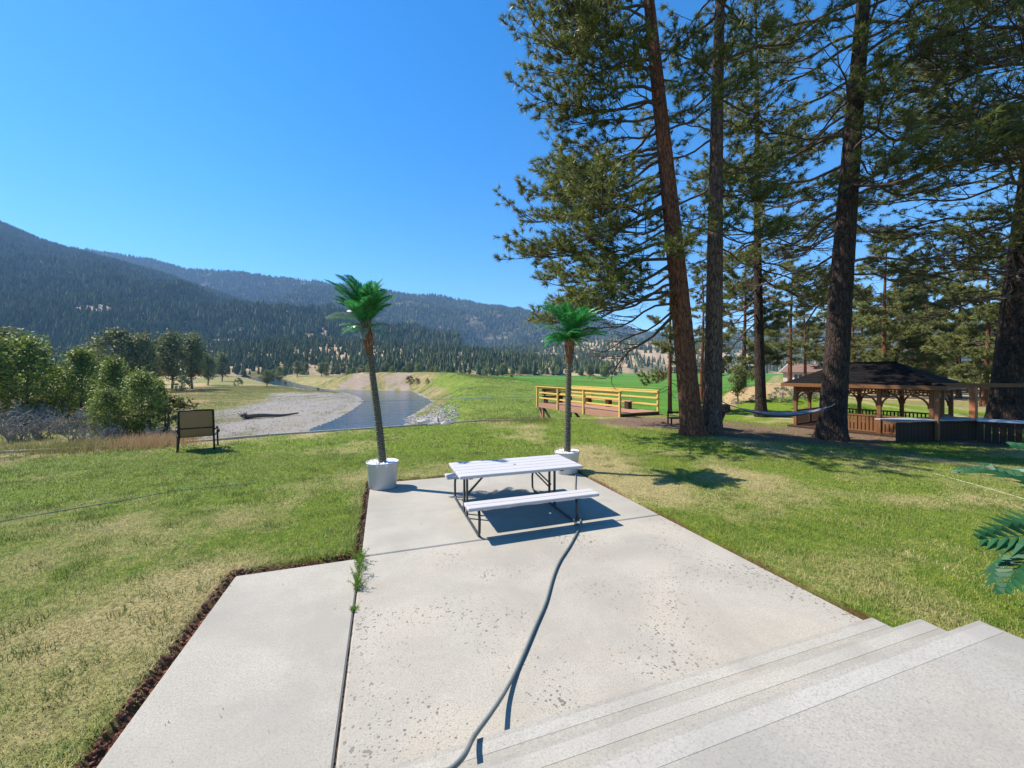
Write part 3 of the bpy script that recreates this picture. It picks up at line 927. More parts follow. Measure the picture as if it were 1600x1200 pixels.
# ------------------------------------------------------------------ trees
def unit(a): return a / (np.linalg.norm(a, axis=-1, keepdims=True) + 1e-12)

def batch_tubes(P_, R_, seg):
    """N tubes of K points each"""
    N, K, _ = P_.shape
    t = unit(np.gradient(P_, axis=1))
    up = np.where(np.abs(t[..., 2:3]) > .95, np.array([1., 0, 0]), np.array([0, 0, 1.]))
    n = unit(np.cross(t, up)); b = np.cross(t, n)
    an = np.arange(seg) * 2 * math.pi / seg
    V = P_[:, :, None, :] + R_[:, :, None, None] * (np.cos(an)[None, None, :, None] * n[:, :, None, :] + np.sin(an)[None, None, :, None] * b[:, :, None, :])
    i = np.arange(K - 1)[:, None] * seg; j = np.arange(seg)[None, :]; k_ = (j + 1) % seg
    q = np.stack([i + j, i + k_, i + seg + k_, i + seg + j], -1).reshape(-1, 4)
    Q = (q[None] + (np.arange(N) * K * seg)[:, None, None]).reshape(-1, 4)
    return V.reshape(-1, 3), Q

def join(parts):
    V, Q, b = [], [], 0
    for v, q in parts:
        V.append(v); Q.append(q + b); b += len(v)
    return np.concatenate(V), np.concatenate(Q)

def bark_trunk(path, rad, seg, rng, flare=.35, plate=.045):
    """trunk with furrowed bark in real relief; path (K,3), rad (K,)"""
    K = len(path)
    an = np.arange(seg) * 2 * math.pi / seg
    zz = path[:, 2:3] - path[0, 2]
    A = an[None, :] + 0 * zz
    circ = A * rad[0]
    n1 = np.abs(fbm(np.cos(A) * 2.6 + 7 * rng.random(), np.sin(A) * 2.6 + zz * .55, .35, 3) - .5) * 2
    n2 = fbm(np.cos(A) * 3, np.sin(A) * 3 + zz * 1.4, .22, 2) - .5
    fl = flare * np.exp(-zz / .45) * (1 + .5 * np.sin(A * 5 + rng.random() * 6))
    r = rad[:, None] * (1 + fl) * (1 + plate * 2.2 * (np.minimum(n1, .35) - .2) + plate * n2)
    V = np.stack([path[:, 0:1] + r * np.cos(A), path[:, 1:2] + r * np.sin(A), path[:, 2:3] + 0 * A], 2).reshape(-1, 3)
    i = np.arange(K - 1)[:, None] * seg; j = np.arange(seg)[None, :]; k_ = (j + 1) % seg
    q = np.stack([i + j, i + k_, i + seg + k_, i + seg + j], -1).reshape(-1, 4)
    return V, q

def needle_tufts(pos, dr, rng, per, length, width, spread=1.0):
    N = len(pos)
    d = dr[:, None, :] + spread * rng.normal(size=(N, per, 3)) * .62
    d[..., 2] += .12
    d = unit(d)
    L = length * (.65 + .5 * rng.random((N, per, 1)))
    p = pos[:, None, :] - dr[:, None, :] * (rng.random((N, per, 1)) * length * .7)
    w = unit(np.cross(d, rng.normal(size=(N, per, 3)))) * width
    V = np.stack([p - w + d * L * .08, p + w + d * L * .08, p + d * L + np.array([0, 0, -.12]) * L], 2).reshape(-1, 3)
    return V

def pine(seed, H, r0, lean, z0, nl, lens, az=None, slope=(-.30, .45), per=24, nlen=.24, nwid=.0115, sub=8, twig=5, dead=6, seg=30, rings=110, sway=.15, sparse=1.0, top_r=.12, zcut=17.0):
    rng = np.random.default_rng(seed)
    K = rings
    ts = np.linspace(0, 1, K)
    path = np.stack([lean[0] * ts + sway * np.sin(ts * 5 + seed) * ts, lean[1] * ts + sway * np.cos(ts * 4 + seed) * ts - sway * ts, H * ts], 1)
    rad = r0 * (1 - (1 - top_r) * ts ** 1.15)
    trunk = bark_trunk(path, rad, seg, rng)
    at = lambda z: np.array([np.interp(z, path[:, 2], path[:, i]) for i in range(3)])
    limbs, subs, twigs, tp, td = [], [], [], [], []
    zs = z0 + (H * .985 - z0) * (np.arange(nl) + rng.random(nl)) / nl
    for li, z in enumerate(zs):
        f = (z - z0) / (H - z0)
        L = np.interp(f, np.linspace(0, 1, len(lens)), lens) * (.72 + .45 * rng.random())
        a = az(rng, z) if az else rng.random() * 6.283
        if isinstance(a, tuple): a, fac = a; L *= fac
        sl = slope[0] + (slope[1] - slope[0]) * f + rng.normal() * .12
        S = np.linspace(0, 1, 9)
        bend = a + (rng.random() - .5) * .9 * S ** 1.5 + .10 * np.sin(S * 9 + rng.random() * 6)
        hx = np.cumsum(np.cos(bend)) / 9 * L; hy = np.cumsum(np.sin(bend)) / 9 * L
        hx -= hx[0]; hy -= hy[0]
        curve = L * (sl * S - (.22 + .15 * rng.random()) * S ** 2 * (1 - f) + .30 * S ** 3.2 + .025 * np.sin(S * 11 + rng.random() * 6))
        o = at(z)
        pts = np.stack([o[0] + hx, o[1] + hy, o[2] + curve], 1)
        lr = (.012 + .0085 * L) * min(1, rad[int(f * .9 * (K - 1))] / .16)
        limbs.append((pts, lr * (1 - .82 * S) + .004))
        isdead = li < dead
        ns = max(3, int(sub * L / 4.5 + 1.5))
        spz = sparse * (.55 if z > zcut else 1)
        for s in range(ns):
            u_ = .26 + .74 * (s + rng.random() * .8) / ns if not isdead else .3 + .6 * rng.random()
            u_ = min(u_, .99)
            p0 = np.array([np.interp(u_, S, pts[:, i]) for i in range(3)])
            b0 = np.interp(u_, S, bend)
            sgn = 1 if (s % 2) else -1
            b1 = b0 + sgn * (.45 + .6 * rng.random()) * (1.1 - .6 * u_)
            l1 = L * (.16 + .22 * rng.random()) * (1.15 - .55 * u_) + .25
            S2 = np.linspace(0, 1, 5)
            v1 = rng.normal() * .22 + (.12 if not isdead else -.15)
            bb = b1 + (rng.random() - .5) * .8 * S2
            sp = p0 + np.stack([np.cos(bb) * S2 * l1, np.sin(bb) * S2 * l1, l1 * (v1 * S2 + .22 * S2 ** 2)], 1)
            subs.append((sp, (lr * .32 + .003) * (1 - .7 * S2)))
            nt = twig + int(l1 * 1.6)
            for w in range(nt):
                u2 = .25 + .75 * (w + .9 * rng.random()) / nt
                u2 = min(u2, 1.0)
                q0 = np.array([np.interp(u2, S2, sp[:, i]) for i in range(3)])
                b2 = b1 + rng.normal() * .9
                el = .35 + rng.normal() * .35
                if isdead: el -= .7
                l2 = .16 + .30 * rng.random()
                dv = np.array([np.cos(b2) * np.cos(el), np.sin(b2) * np.cos(el), np.sin(el)])
                q1 = q0 + dv * l2
                twigs.append(np.stack([q0, (q0 + q1) / 2 + rng.normal(size=3) * .02, q1]))
                if not isdead and rng.random() < spz:
                    tp.append(q1); td.append(dv)
            if not isdead and rng.random() < spz:
                tp.append(sp[-1]); td.append(unit(sp[-1] - sp[-2]))
        if not isdead:
            tp.append(pts[-1]); td.append(unit(pts[-1] - pts[-2]))
    lp = batch_tubes(np.array([a for a, _ in limbs]), np.array([b for _, b in limbs]), 6)
    spm = batch_tubes(np.array([a for a, _ in subs]), np.array([b for _, b in subs]), 4)
    tw = np.array(twigs)
    twm = batch_tubes(tw, np.full(tw.shape[:2], .0065), 3)
    br = join([lp, spm, twm])
    tp, td = np.array(tp), np.array(td)
    nv = needle_tufts(tp, td, rng, per, nlen, nwid)
    return trunk, br, nv, len(tp)

def pine_meshes(name, bark, needle, **k_):
    tr, br, nv, n = pine(**k_)
    a = np_mesh(name + '_trunk', tr[0], None, tr[1], M[bark], True)
    b = np_mesh(name + '_branches', br[0], None, br[1], M['limb'], True)
    c_ = np_mesh(name + '_crown', nv, np.arange(len(nv)).reshape(-1, 3), None, M[needle])
    return a, b, c_

def place_tree(name, meshes, loc, rz, scale, label, cat, group=None, names=('trunk', 'branches', 'crown')):
    t = empty(name, loc, rz, label, cat, group, scale)
    for n_, me in zip(names, meshes):
        if me is None: continue
        o = link(n_, me, t)
        if n_ == 'crown': o['kind'] = 'stuff'
        if n_ == 'branches': o['kind'] = 'stuff'
    return t

def toward(a0, spread, w=.75):
    """limb azimuths that favour one side of the tree"""
    def f(rng, z):
        if rng.random() < w: return (a0 + rng.normal() * spread, 1.0)
        return (rng.random() * 6.283, .62)
    return f

b1 = GP(1082, 681); b2 = GP(1112, 679); b3 = GP(1189, 652); b4 = GP(1299, 688); b5 = GP(1572, 668)
# five big pines near the lawn
ms = pine_meshes('pine_a', 'bark_red', 'needle', seed=21, H=25, r0=.36, lean=(-2.35, .2), z0=4.2, nl=92, lens=(4.7, 5.3, 4.6, 3.7, 3.0, 2.2, .8), az=toward(math.pi * .98, .70, .80), slope=(-.38, .5), dead=4, per=33, sub=12)
place_tree('pine_tree', ms, b1, 0, 1, 'tall red-barked pine leaning left with long needle boughs reaching out over the sky', 'tree', 'tall pines at the edge of the lawn')
ms = pine_meshes('pine_b', 'bark_grey', 'needle', seed=22, H=26, r0=.31, lean=(.65, .3), z0=6.0, nl=58, lens=(2.6, 3.4, 4.0, 4.0, 3.2, 2.2, .8), az=toward(.9, 1.3, .5), slope=(-.30, .5), dead=5, per=30, sub=9)
place_tree('pine_tree', ms, b2, 0, 1, 'straight grey-brown pine standing close beside the red-barked leaning pine', 'tree', 'tall pines at the edge of the lawn')
ms = pine_meshes('pine_c', 'bark_dark_shaded', 'needle', seed=23, H=24, r0=.27, lean=(-.35, .2), z0=5.6, nl=70, lens=(3.8, 4.6, 4.5, 3.8, 2.8, 1.8, .7), slope=(-.35, .45), dead=5, per=30, sub=9)
place_tree('pine_tree', ms, b3, 0, 1, 'dark slender vertical pine behind the hammock', 'tree', 'tall pines at the edge of the lawn')
ms = pine_meshes('pine_d', 'bark_dark_shaded', 'needle', seed=24, H=26, r0=.41, lean=(1.75, .1), z0=5.6, nl=74, lens=(3.8, 4.6, 5.2, 5.0, 4.0, 2.6, .9), slope=(-.28, .55), dead=10, per=30, sparse=.95, sub=9)
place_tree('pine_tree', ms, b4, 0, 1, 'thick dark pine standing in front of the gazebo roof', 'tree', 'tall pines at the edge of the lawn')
ms = pine_meshes('pine_e', 'bark_dark_shaded', 'needle', seed=25, H=25, r0=.62, lean=(2.0, -.2), z0=6.0, nl=84, lens=(5.5, 6.6, 7.0, 6.2, 4.6, 3.0, 1.0), az=toward(math.pi * 1.12, .8, .75), slope=(-.12, .5), dead=6, per=30, sub=9, sparse=.8)
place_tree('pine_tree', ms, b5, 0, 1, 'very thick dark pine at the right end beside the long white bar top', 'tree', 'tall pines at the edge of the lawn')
# a pine just outside the picture on the right: its boughs hang into the view
ms = pine_meshes('pine_f', 'bark_dark_shaded', 'needle_back', seed=26, H=23, r0=.45, lean=(-.4, .2), z0=8.2, nl=56, lens=(4.6, 5.4, 5.4, 4.6, 3.4, 2.2, .8), az=toward(math.pi * .95, .7, .75), slope=(-.2, .4), dead=3, per=28, sub=9, nlen=.28, sparse=.75)
place_tree('pine_tree', ms, (18.2, 11.6, gz(18.2, 11.6)), 0, 1, 'pale needled pine rooted beyond the right edge, its boughs hanging in the upper right corner', 'tree', 'tall pines at the edge of the lawn')

# pines further back: three kinds shared
bk = [pine_meshes('pine_back_%s' % n_, 'bark_red', 'needle_back', seed=s_, H=16, r0=.24, lean=l_, z0=z_, nl=nl_, lens=ln, slope=(-.25, .5), dead=3, per=24, nlen=.40, nwid=.028, sub=8, twig=4, seg=14, rings=40, sparse=sp_)
      for n_, s_, l_, z_, nl_, ln, sp_ in (('full', 31, (.2, .1), 2.2, 70, (3.0, 3.8, 3.8, 3.2, 2.4, 1.5, .5), 1.0), ('airy', 32, (-.3, .2), 3.0, 48, (2.6, 3.1, 2.6, 2.2, 1.7, 1.1, .4), .8), ('spare', 33, (.1, -.2), 4.0, 30, (1.6, 1.9, 1.9, 1.6, 1.2, .8, .3), .8))]
BACK = [  # px of the base, distance, kind, height, turn, label
    (1047, 25.0, 1, 9.5, 1.0, 'slim young pine with bare lower twigs just left of the red leaning trunk'),
    (1096, 33.0, 2, 12.0, 2.0, 'thin pine stem seen in the gap between the two front trunks'),
    (1162, 44.0, 0, 17.0, .4, 'full-crowned sunlit pine with a red trunk at the left end of the dry mound'),
    (1234, 58.0, 1, 20.0, 3.1, 'thin dark pine rising behind the brown-roofed house'),
    (1258, 66.0, 1, 16.0, 4.1, 'short pine with a pale stem right beside the house gable'),
    (1335, 47.0, 1, 14.0, 5.0, 'dark pine behind the left half of the gazebo roof'),
    (1384, 40.0, 0, 17.5, 1.7, 'broad pale pine towering behind the gazebo ridge'),
    (1450, 46.0, 0, 15.0, 2.4, 'yellow-green pine behind the right slope of the gazebo roof'),
    (1498, 38.0, 1, 13.5, .9, 'pine with drooping light boughs right of the gazebo roof'),
    (1540, 30.0, 0, 12.5, 5.6, 'bushy pine just left of the very thick trunk'),
    (1640, 33.0, 0, 15.0, 3.6, 'pine hidden partly behind the very thick right trunk'),
    (1424, 62.0, 0, 18.0, 4.4, 'distant pine showing between the two pale crowns behind the gazebo'),
    (1300, 70.0, 0, 19.0, 3.3, 'distant pine behind the thick dark trunk'),
    (1410, 52.0, 0, 13.5, 2.9, 'low bushy pine crown right above the gazebo ridge'),
    (1475, 58.0, 0, 17.0, 5.2, 'pale pine crown between the gazebo roof slope and the drooping light boughs'),
    (1580, 50.0, 0, 16.0, 1.3, 'full pine just left of the very thick trunk, further off'),
    (1345, 60.0, 0, 15.0, .2, 'yellowish pine crown right of the thick dark trunk above the roof'),
    (1532, 29.0, 2, 4.6, 2.2, 'small young pine above the right end of the gazebo roof'),
]
for px, d, kd, H_, rz, lb in BACK:
    x_ = XD(px, d)
    place_tree('pine_tree', bk[kd], (x_, d, gz(x_, d) - .1), rz, H_ / 16, lb, 'tree', 'pines behind the gazebo and the mound')

# broadleaf trees: lobed crowns of separate leaf faces
def leafy(seed, H, shape, nclump, per, leaf, r0=.16, stems=1, low=.12):
    rng = np.random.default_rng(seed)
    tubes = []
    cent = []
    prof_z = np.linspace(0, 1, 6)
    prof_r = np.array(shape)
    for s in range(nclump):
        f = rng.random() ** .85
        rr = np.interp(f, prof_z, prof_r) * H * .5
        a = rng.random() * 6.283
        q = rr * np.sqrt(.25 + .75 * rng.random()) * (.75 + .4 * rng.random())
        cent.append((q * math.cos(a), q * math.sin(a), H * (low + (1 - low) * f * .97)))
    cent = np.array(cent)
    for s in range(stems):
        ox, oy = (rng.normal(size=2) * .07 * H if stems > 1 else (0, 0))
        ts = np.linspace(0, 1, 7)
        tubes.append((np.stack([ox + (rng.random() - .5) * .12 * H * ts, oy + (rng.random() - .5) * .12 * H * ts, H * .9 * ts], 1), r0 * (1 - .85 * ts)))
    for c_ in cent[::2]:
        z0 = max(.08 * H, c_[2] - math.hypot(c_[0], c_[1]) * (.6 + .6 * rng.random()))
        ts = np.linspace(0, 1, 7)[:, None]
        p = np.array([0, 0, z0]) * (1 - ts) + c_ * ts + np.array([0, 0, 1]) * (-.05 * H * np.sin(ts * 3.14))
        tubes.append((p, r0 * .3 * (1 - .8 * ts[:, 0])))
    tm = batch_tubes(np.array([a for a, _ in tubes]), np.array([b for _, b in tubes]), 6)
    sz = H * (.038 + .042 * rng.random(nclump))
    p = cent[:, None, :] + rng.normal(size=(nclump, per, 3)) * sz[:, None, None] * np.array([1, 1, .72])
    p = p.reshape(-1, 3)
    p = p[p[:, 2] > H * low * .5]
    n = len(p)
    d = unit(rng.normal(size=(n, 3)) + np.array([0, 0, .15])); w = unit(np.cross(d, rng.normal(size=(n, 3)) + np.array([0, 0, .8])))
    L = leaf * (.6 + .8 * rng.random((n, 1)))
    V = np.stack([p - d * L, p + w * L * .55, p + d * L, p - w * L * .55], 1).reshape(-1, 3)
    return tm, V

def leafy_meshes(name, leafm, barkm='limb', **k_):
    tm, V = leafy(**k_)
    a = np_mesh(name + '_trunk', tm[0], None, tm[1], M[barkm], True)
    c_ = np_mesh(name + '_crown', V, None, np.arange(len(V)).reshape(-1, 4), M[leafm])
    return a, c_
TC = ('trunk', 'crown')
L_cone = [leafy_meshes('cottonwood_%s' % n_, m_, seed=s_, H=10, shape=sh, nclump=110, per=48, leaf=.17, r0=.16, low=.06) for n_, s_, sh, m_ in (
    ('cone', 41, (.46, .54, .47, .34, .19, .03), 'leaf'), ('oval', 42, (.34, .50, .55, .47, .31, .09), 'leaf'), ('spire', 43, (.34, .38, .34, .26, .15, .02), 'leaf'))]
L_round = leafy_meshes('round_tree', 'leaf_olive', seed=44, H=10, shape=(.25, .58, .74, .70, .5, .18), nclump=80, per=46, leaf=.22, r0=.28, low=.25)
L_tall = leafy_meshes('tall_tree', 'leaf_olive', seed=45, H=10, shape=(.14, .28, .36, .35, .27, .10), nclump=80, per=42, leaf=.20, r0=.2, low=.22)
L_bush = leafy_meshes('bush', 'leaf', seed=46, H=3, shape=(.9, 1.15, 1.1, .9, .6, .2), nclump=40, per=44, leaf=.10, r0=.04, stems=4, low=.04)
L_pale = leafy_meshes('pale_bush', 'leaf_pale', seed=47, H=3, shape=(.9, 1.2, 1.15, .95, .6, .2), nclump=36, per=40, leaf=.12, r0=.04, stems=4, low=.04)
L_dark = leafy_meshes('dark_bush', 'leaf_olive', seed=48, H=3, shape=(1.0, 1.25, 1.2, 1.0, .7, .25), nclump=44, per=44, leaf=.10, r0=.05, stems=4, low=.04)

LT = [  # left bank: px, py of the foot, py of the top, mesh, width factor, label
    (40, 665, 524, L_cone[1], 'large leafy tree cut by the left edge of the view'),
    (-30, 668, 515, L_cone[0], 'leafy tree mostly beyond the left edge'),
    (8, 640, 517, L_round, 'olive crown rising behind the large leafy tree at the left edge'),
    (66, 625, 560, L_cone[2], 'small leafy tree between the edge tree and the pointed bright one'),
    (86, 650, 572, L_bush, 'pale rounded bush left of the pointed bright tree'),
    (104, 640, 572, L_cone[1], 'rounded sunlit tree between the small leafy tree and the bright pointed one'),
    (200, 648, 588, L_cone[0], 'small pointed tree filling the gap at the back of the left grove'),
    (148, 640, 566, L_cone[2], 'slim tree close behind the bright pointed tree'),
    (126, 660, 545, L_cone[0], 'bright green pointed tree in the middle of the left grove'),
    (176, 664, 560, L_cone[2], 'narrow leafy tree right of the pointed bright tree'),
    (164, 686, 605, L_cone[1], 'young leafy tree standing forward by the bare twigs'),
    (222, 682, 578, L_cone[1], 'leafy tree with a dark shaded side at the right end of the left grove'),
    (262, 676, 612, L_dark, 'dark rounded bush just left of the patio chair'),
    (247, 655, 592, L_cone[2], 'slim tree behind the dark rounded bush'),
    (186, 612, 517, L_round, 'broad dark crowned tree behind the left grove'),
    (150, 606, 532, L_tall, 'pale grey-green tree left of the broad dark crown'),
    (222, 612, 524, L_tall, 'tall tree right of the broad dark crown'),
    (243, 608, 533, L_tall, 'rounded tree at the back of the left grove'),
    (269, 610, 521, L_tall, 'tall tree with bare lower stems, left one of the meadow group'),
    (300, 608, 524, L_tall, 'tall dark tree in the middle of the meadow group'),
    (325, 602, 554, L_tall, 'small two-stemmed tree at the right of the meadow group'),
    (347, 596, 552, L_tall, 'dark oval tree right of the small two-stemmed tree'),
    (285, 612, 587, L_pale, 'round pale bush at the foot of the meadow group'),
    (372, 603, 590, L_pale, 'little bush alone in the dry meadow'),
    (417, 605, 579, L_round, 'round dark tree beside the bend of the river'),
    (392, 588, 554, L_tall, 'tree standing alone before the wooded rise'),
    (408, 588, 566, L_bush, 'pale bush beside the lone tree before the wooded rise'),
]
for px, py, pt, me_, lb in LT:
    g = GP(px, py)
    h_ = (py - pt) / F * g.y
    H0 = 3 if me_ in (L_bush, L_pale, L_dark) else 10
    nm = 'bush' if H0 == 3 else 'leafy_tree'
    place_tree(nm, me_, g - Vector((0, 0, .1)), random.random() * 6.28, h_ / H0, lb, 'bush' if H0 == 3 else 'tree', 'bushes in the river meadow' if H0 == 3 else 'trees on the left river bank', TC)
# pale riverside trees at the foot of the wooded rise
for i in range(44):
    px = 425 + i * 12.0 + random.uniform(-7, 7)
    d = random.uniform(330, 450)
    if 700 < px < 960 and random.random() < .35: continue
    x_ = XD(px, d)
    h_ = random.uniform(9, 15) * (1.0 if px < 720 else .85)
    place_tree('leafy_tree', (L_round, L_cone[1], L_tall)[i % 3], (x_, d, gz(x_, d) - .3), random.random() * 6.28, h_ / 10, 'pale rounded tree in the row along the foot of the wooded rise', 'tree', 'riverside trees at the foot of the wooded rise', TC)
# bushes on the bluff, in front of the field edge
for px, py, h_, lb, me_ in ((640, 598, 3.6, 'dark bush on the slope right of the bare bluff', L_dark), (652, 599, 2.6, 'low bush between two others on the bank above the river bend', L_dark), (668, 600, 2.4, 'rightmost green bush on the bank above the river bend', L_bush),
                         (776, 587.5, 5.5, 'dark round bush at the far edge of the field, left one', L_dark), (807, 587, 5.5, 'dark round bush at the far edge of the field, right one', L_dark), (446, 601, 2.2, 'bush on the river margin near the round dark tree', L_dark), (497, 609, 1.2, 'small dark bush at the water beside the gravel tip', L_dark)):
    g = GP(px, py)
    place_tree('bush', me_, g - Vector((0, 0, .1)), random.random() * 6, h_ / 3, lb, 'bush', 'bushes in the river meadow', TC)
# sage bushes on the dry mound
L_sage = leafy_meshes('sage', 'sage', 'twig', seed=49, H=1, shape=(1.3, 1.7, 1.6, 1.3, .9, .3), nclump=44, per=40, leaf=.035, r0=.02, stems=5, low=.03)
for px, py, h_, lb in ((1222, 628, 1.0, 'large grey sagebrush left of the gazebo post'), (1256, 622, 1.0, 'grey sagebrush seen through the left arch of the gazebo'), (1180, 628, .5, 'small grey sagebrush low on the mound'), (1330, 612, .9, 'sagebrush seen between the trunk and the gazebo roof post'), (1150, 631, .4, 'low sagebrush beside the tree stump'), (1278, 618, .9, 'grey sagebrush beside the thick dark trunk')):
    g = GP(px, py)
    place_tree('sagebrush', L_sage, g - Vector((0, 0, .04)), random.random() * 6, h_ / .9, lb, 'shrub', 'sagebrush on the dry mound', TC)
g = GP(1153, 640)
place_tree('young_tree', L_tall, (XD(1153, 27), 27, gz(XD(1153, 27), 27)), 1.0, .26, 'young thin tree with a small crown left of the dry mound', 'tree', None, TC)

# bare grey brush on the near river bank
def bare_shrub(seed):
    rng = np.random.default_rng(seed)
    T1, T2 = [], []
    for s in range(26):
        a = rng.random() * 6.283; el = .7 + .7 * rng.random(); L = .8 + 1.1 * rng.random()
        o = rng.normal(size=3) * np.array([.25, .25, 0])
        S = np.linspace(0, 1, 5)
        p = o + np.stack([np.cos(a + .5 * S) * np.cos(el) * L * S, np.sin(a + .5 * S) * np.cos(el) * L * S, np.sin(el) * L * S ** .9], 1)
        T1.append(p)
        for w in range(5):
            u_ = .35 + .6 * rng.random()
            q = np.array([np.interp(u_, S, p[:, i]) for i in range(3)])
            dv = unit(rng.normal(size=3) + np.array([0, 0, .9])) * (.25 + .35 * rng.random())
            T2.append(np.stack([q, q + dv * .5 + rng.normal(size=3) * .03, q + dv]))
    a_ = batch_tubes(np.array(T1), np.tile(np.linspace(.030, .012, 5), (len(T1), 1)), 4)
    b_ = batch_tubes(np.array(T2), np.tile(np.array([.014, .011, .007]), (len(T2), 1)), 3)
    v, q = join([a_, b_])
    return np_mesh('bare_shrub', v, None, q, M['twig'])
bs = [bare_shrub(61), bare_shrub(62)]
for i, (px, py, s_) in enumerate(((22, 690, 1.5), (60, 686, 1.4), (98, 676, 1.6), (140, 672, 1.5), (120, 690, 1.1), (172, 690, 1.0), (70, 668, 1.6), (36, 672, 1.7), (196, 684, 1.1), (10, 676, 1.7), (150, 694, .8), (240, 690, .9))):
    g = GP(px, py)
    o = link('bare_shrub', bs[i % 2]); o.location = g; o.rotation_euler = (0, 0, i * 1.3); o.scale = (s_ * 1.3,) * 3
    tag(o, 'leafless grey brush on the low bank below the left grove', 'shrub', 'bare grey brush on the near river bank')

# tufts and weeds: stuff
def tufts(name, pts, m, h, w, per, seed, spread=.12):
    g = np.random.default_rng(seed)
    n = len(pts)
    P0 = np.repeat(np.asarray(pts, float), per, 0)
    P0[:, :2] += g.normal(size=(n * per, 2)) * spread
    a = g.random(n * per) * 6.283; le = g.random(n * per) * .8
    hh = (h if np.isscalar(h) else np.repeat(h, per)) * (.4 + .8 * g.random(n * per))
    b = g.random(n * per) * 6.283
    A_ = P0 + np.stack([np.cos(b), np.sin(b), 0 * b], 1) * w
    B_ = P0 - np.stack([np.cos(b), np.sin(b), 0 * b], 1) * w
    C_ = P0 + np.stack([np.cos(a) * np.sin(le) * hh, np.sin(a) * np.sin(le) * hh, np.cos(le) * hh], 1)
    V = np.stack([A_, B_, C_], 1).reshape(-1, 3)
    me = np_mesh(name, V, np.arange(len(V)).reshape(-1, 3), None, m)
    return tag(link(name, me), kind='stuff')
g = np.random.default_rng(77)
# rusty dry weeds behind the edging, left of the chair
pp = []
for i in range(520):
    px, py = g.uniform(172, 272), g.uniform(676, 699)
    if ((px - 222) / 52) ** 2 + ((py - 692) / 20) ** 2 > 1: continue
    pp.append(GP(px, py))
tufts('dry_weeds', pp, M['dryweed'], .36, .010, 26, 1, .45)
# green weeds along the foot of the bank
pp = [GP(g.uniform(4, 170), g.uniform(690, 708)) for i in range(170)] + [GP(g.uniform(640, 840), g.uniform(645, 660)) for i in range(120)]
tufts('bank_weeds', pp, M['reed'], .34, .010, 26, 2, .4)
# rough grass over the meadow, the river bank and the field margin
x_ = g.uniform(-170, 40, 90000); y_ = g.uniform(26, 230, 90000)
kk = np.abs(x_) < y_ * 1.45
x_, y_ = x_[kk], y_[kk]
z_, mk_, s_ = land(x_, y_)
pr = np.clip(1 - mk_['gravel'] * 1.0, .03, 1) * np.clip(1 - mk_['bluff'], 0, 1) * (1 - .9 * mk_['field']) * (s_ > 1)
dl_, _s = seg_dist(x_, y_, LEFT_BANK)
pr = np.maximum(pr, .8 * np.exp(-((dl_ - 2.2) / 1.5) ** 2) * (fbm(x_, y_, 8, 3) > .42) * (s_ > 1))
kk = (g.random(len(x_)) < pr) & (z_ > WZ(y_) + .1)
pts_ = np.stack([x_, y_, z_], 1)[kk]
dr_, _s = seg_dist(pts_[:, 0], pts_[:, 1], RIGHT_BANK); dl_, _s = seg_dist(pts_[:, 0], pts_[:, 1], LEFT_BANK)
rt_ = dr_ < dl_
for nm_, kk_, mt_ in (('meadow_grass', ~rt_, 'reed'), ('bank_grass', rt_, 'lawn_clump')):
    q_ = pts_[kk_]
    tufts(nm_, q_, M[mt_], .20 + .32 * fbm(q_[:, 0], q_[:, 1], 12, 3), .02, 7, 3, .5)
x_ = g.uniform(-80, -25, 1400); y_ = g.uniform(46, 150, 1400)
z_, mk_, s_ = land(x_, y_)
kk = (mk_['gravel'] > .6) & (z_ > WATER_Z + .15) & (fbm(x_, y_, 10, 3) > .5) & (s_ > 6)
tufts('gravel_scrub', np.stack([x_, y_, z_], 1)[kk], M['reed'], .35, .02, 14, 14, .4)
# tall yellow grass at the lawn's far edge by the platform
pp = [P(g.uniform(760, 860), g.uniform(655, 662)) for i in range(300)]
tufts('edge_grass', pp, M['reed'], .16, .006, 12, 4, .25)

# stones of the rip-rap below the lawn and on the gravel bar: one heap each
def stones(name, pts, smin, smax, seed, m):
    g = np.random.default_rng(seed)
    bm_ = bmesh.new(); bmesh.ops.create_icosphere(bm_, subdivisions=1, radius=1)
    v0 = np.array([w.co[:] for w in bm_.verts]); f0 = np.array([[w.index for w in f.verts] for f in bm_.faces]); bm_.free()
    n = len(pts)
    s = g.uniform(smin, smax, (n, 1, 1)) * g.uniform(.6, 1.25, (n, 1, 3)) * np.array([1, 1, .7])
    V = v0[None] * (1 + .28 * g.normal(size=(n, len(v0), 1)))
    a = g.random(n) * 6.283
    ca, sa = np.cos(a)[:, None], np.sin(a)[:, None]
    V = V * s
    V = np.stack([V[..., 0] * ca - V[..., 1] * sa, V[..., 0] * sa + V[..., 1] * ca, V[..., 2]], 2) + np.asarray(pts, float)[:, None, :]
    T = (f0[None] + (np.arange(n) * len(v0))[:, None, None]).reshape(-1, 3)
    return tag(link(name, np_mesh(name, V.reshape(-1, 3), T, None, m)), kind='stuff')
pp = []
while len(pp) < 420:
    px, py = g.uniform(632, 716), g.uniform(632, 664)
    if py > 660 - abs(px - 690) * .05 and px > 700: continue
    if (px < 662 and py < 650): continue
    pp.append(GP(px, py))
stones('bank_stones', pp, .12, .34, 5, M['rock'])
x_ = g.uniform(-75, -18, 5000); y_ = g.uniform(40, 150, 5000)
z_, mk_, s_ = land(x_, y_)
kk = (mk_['gravel'] > .6) & (z_ > WATER_Z - .05) & (s_ > 6)
stones('gravel_stones', np.stack([x_, y_, z_], 1)[kk], .05, .15, 6, M['rock'])

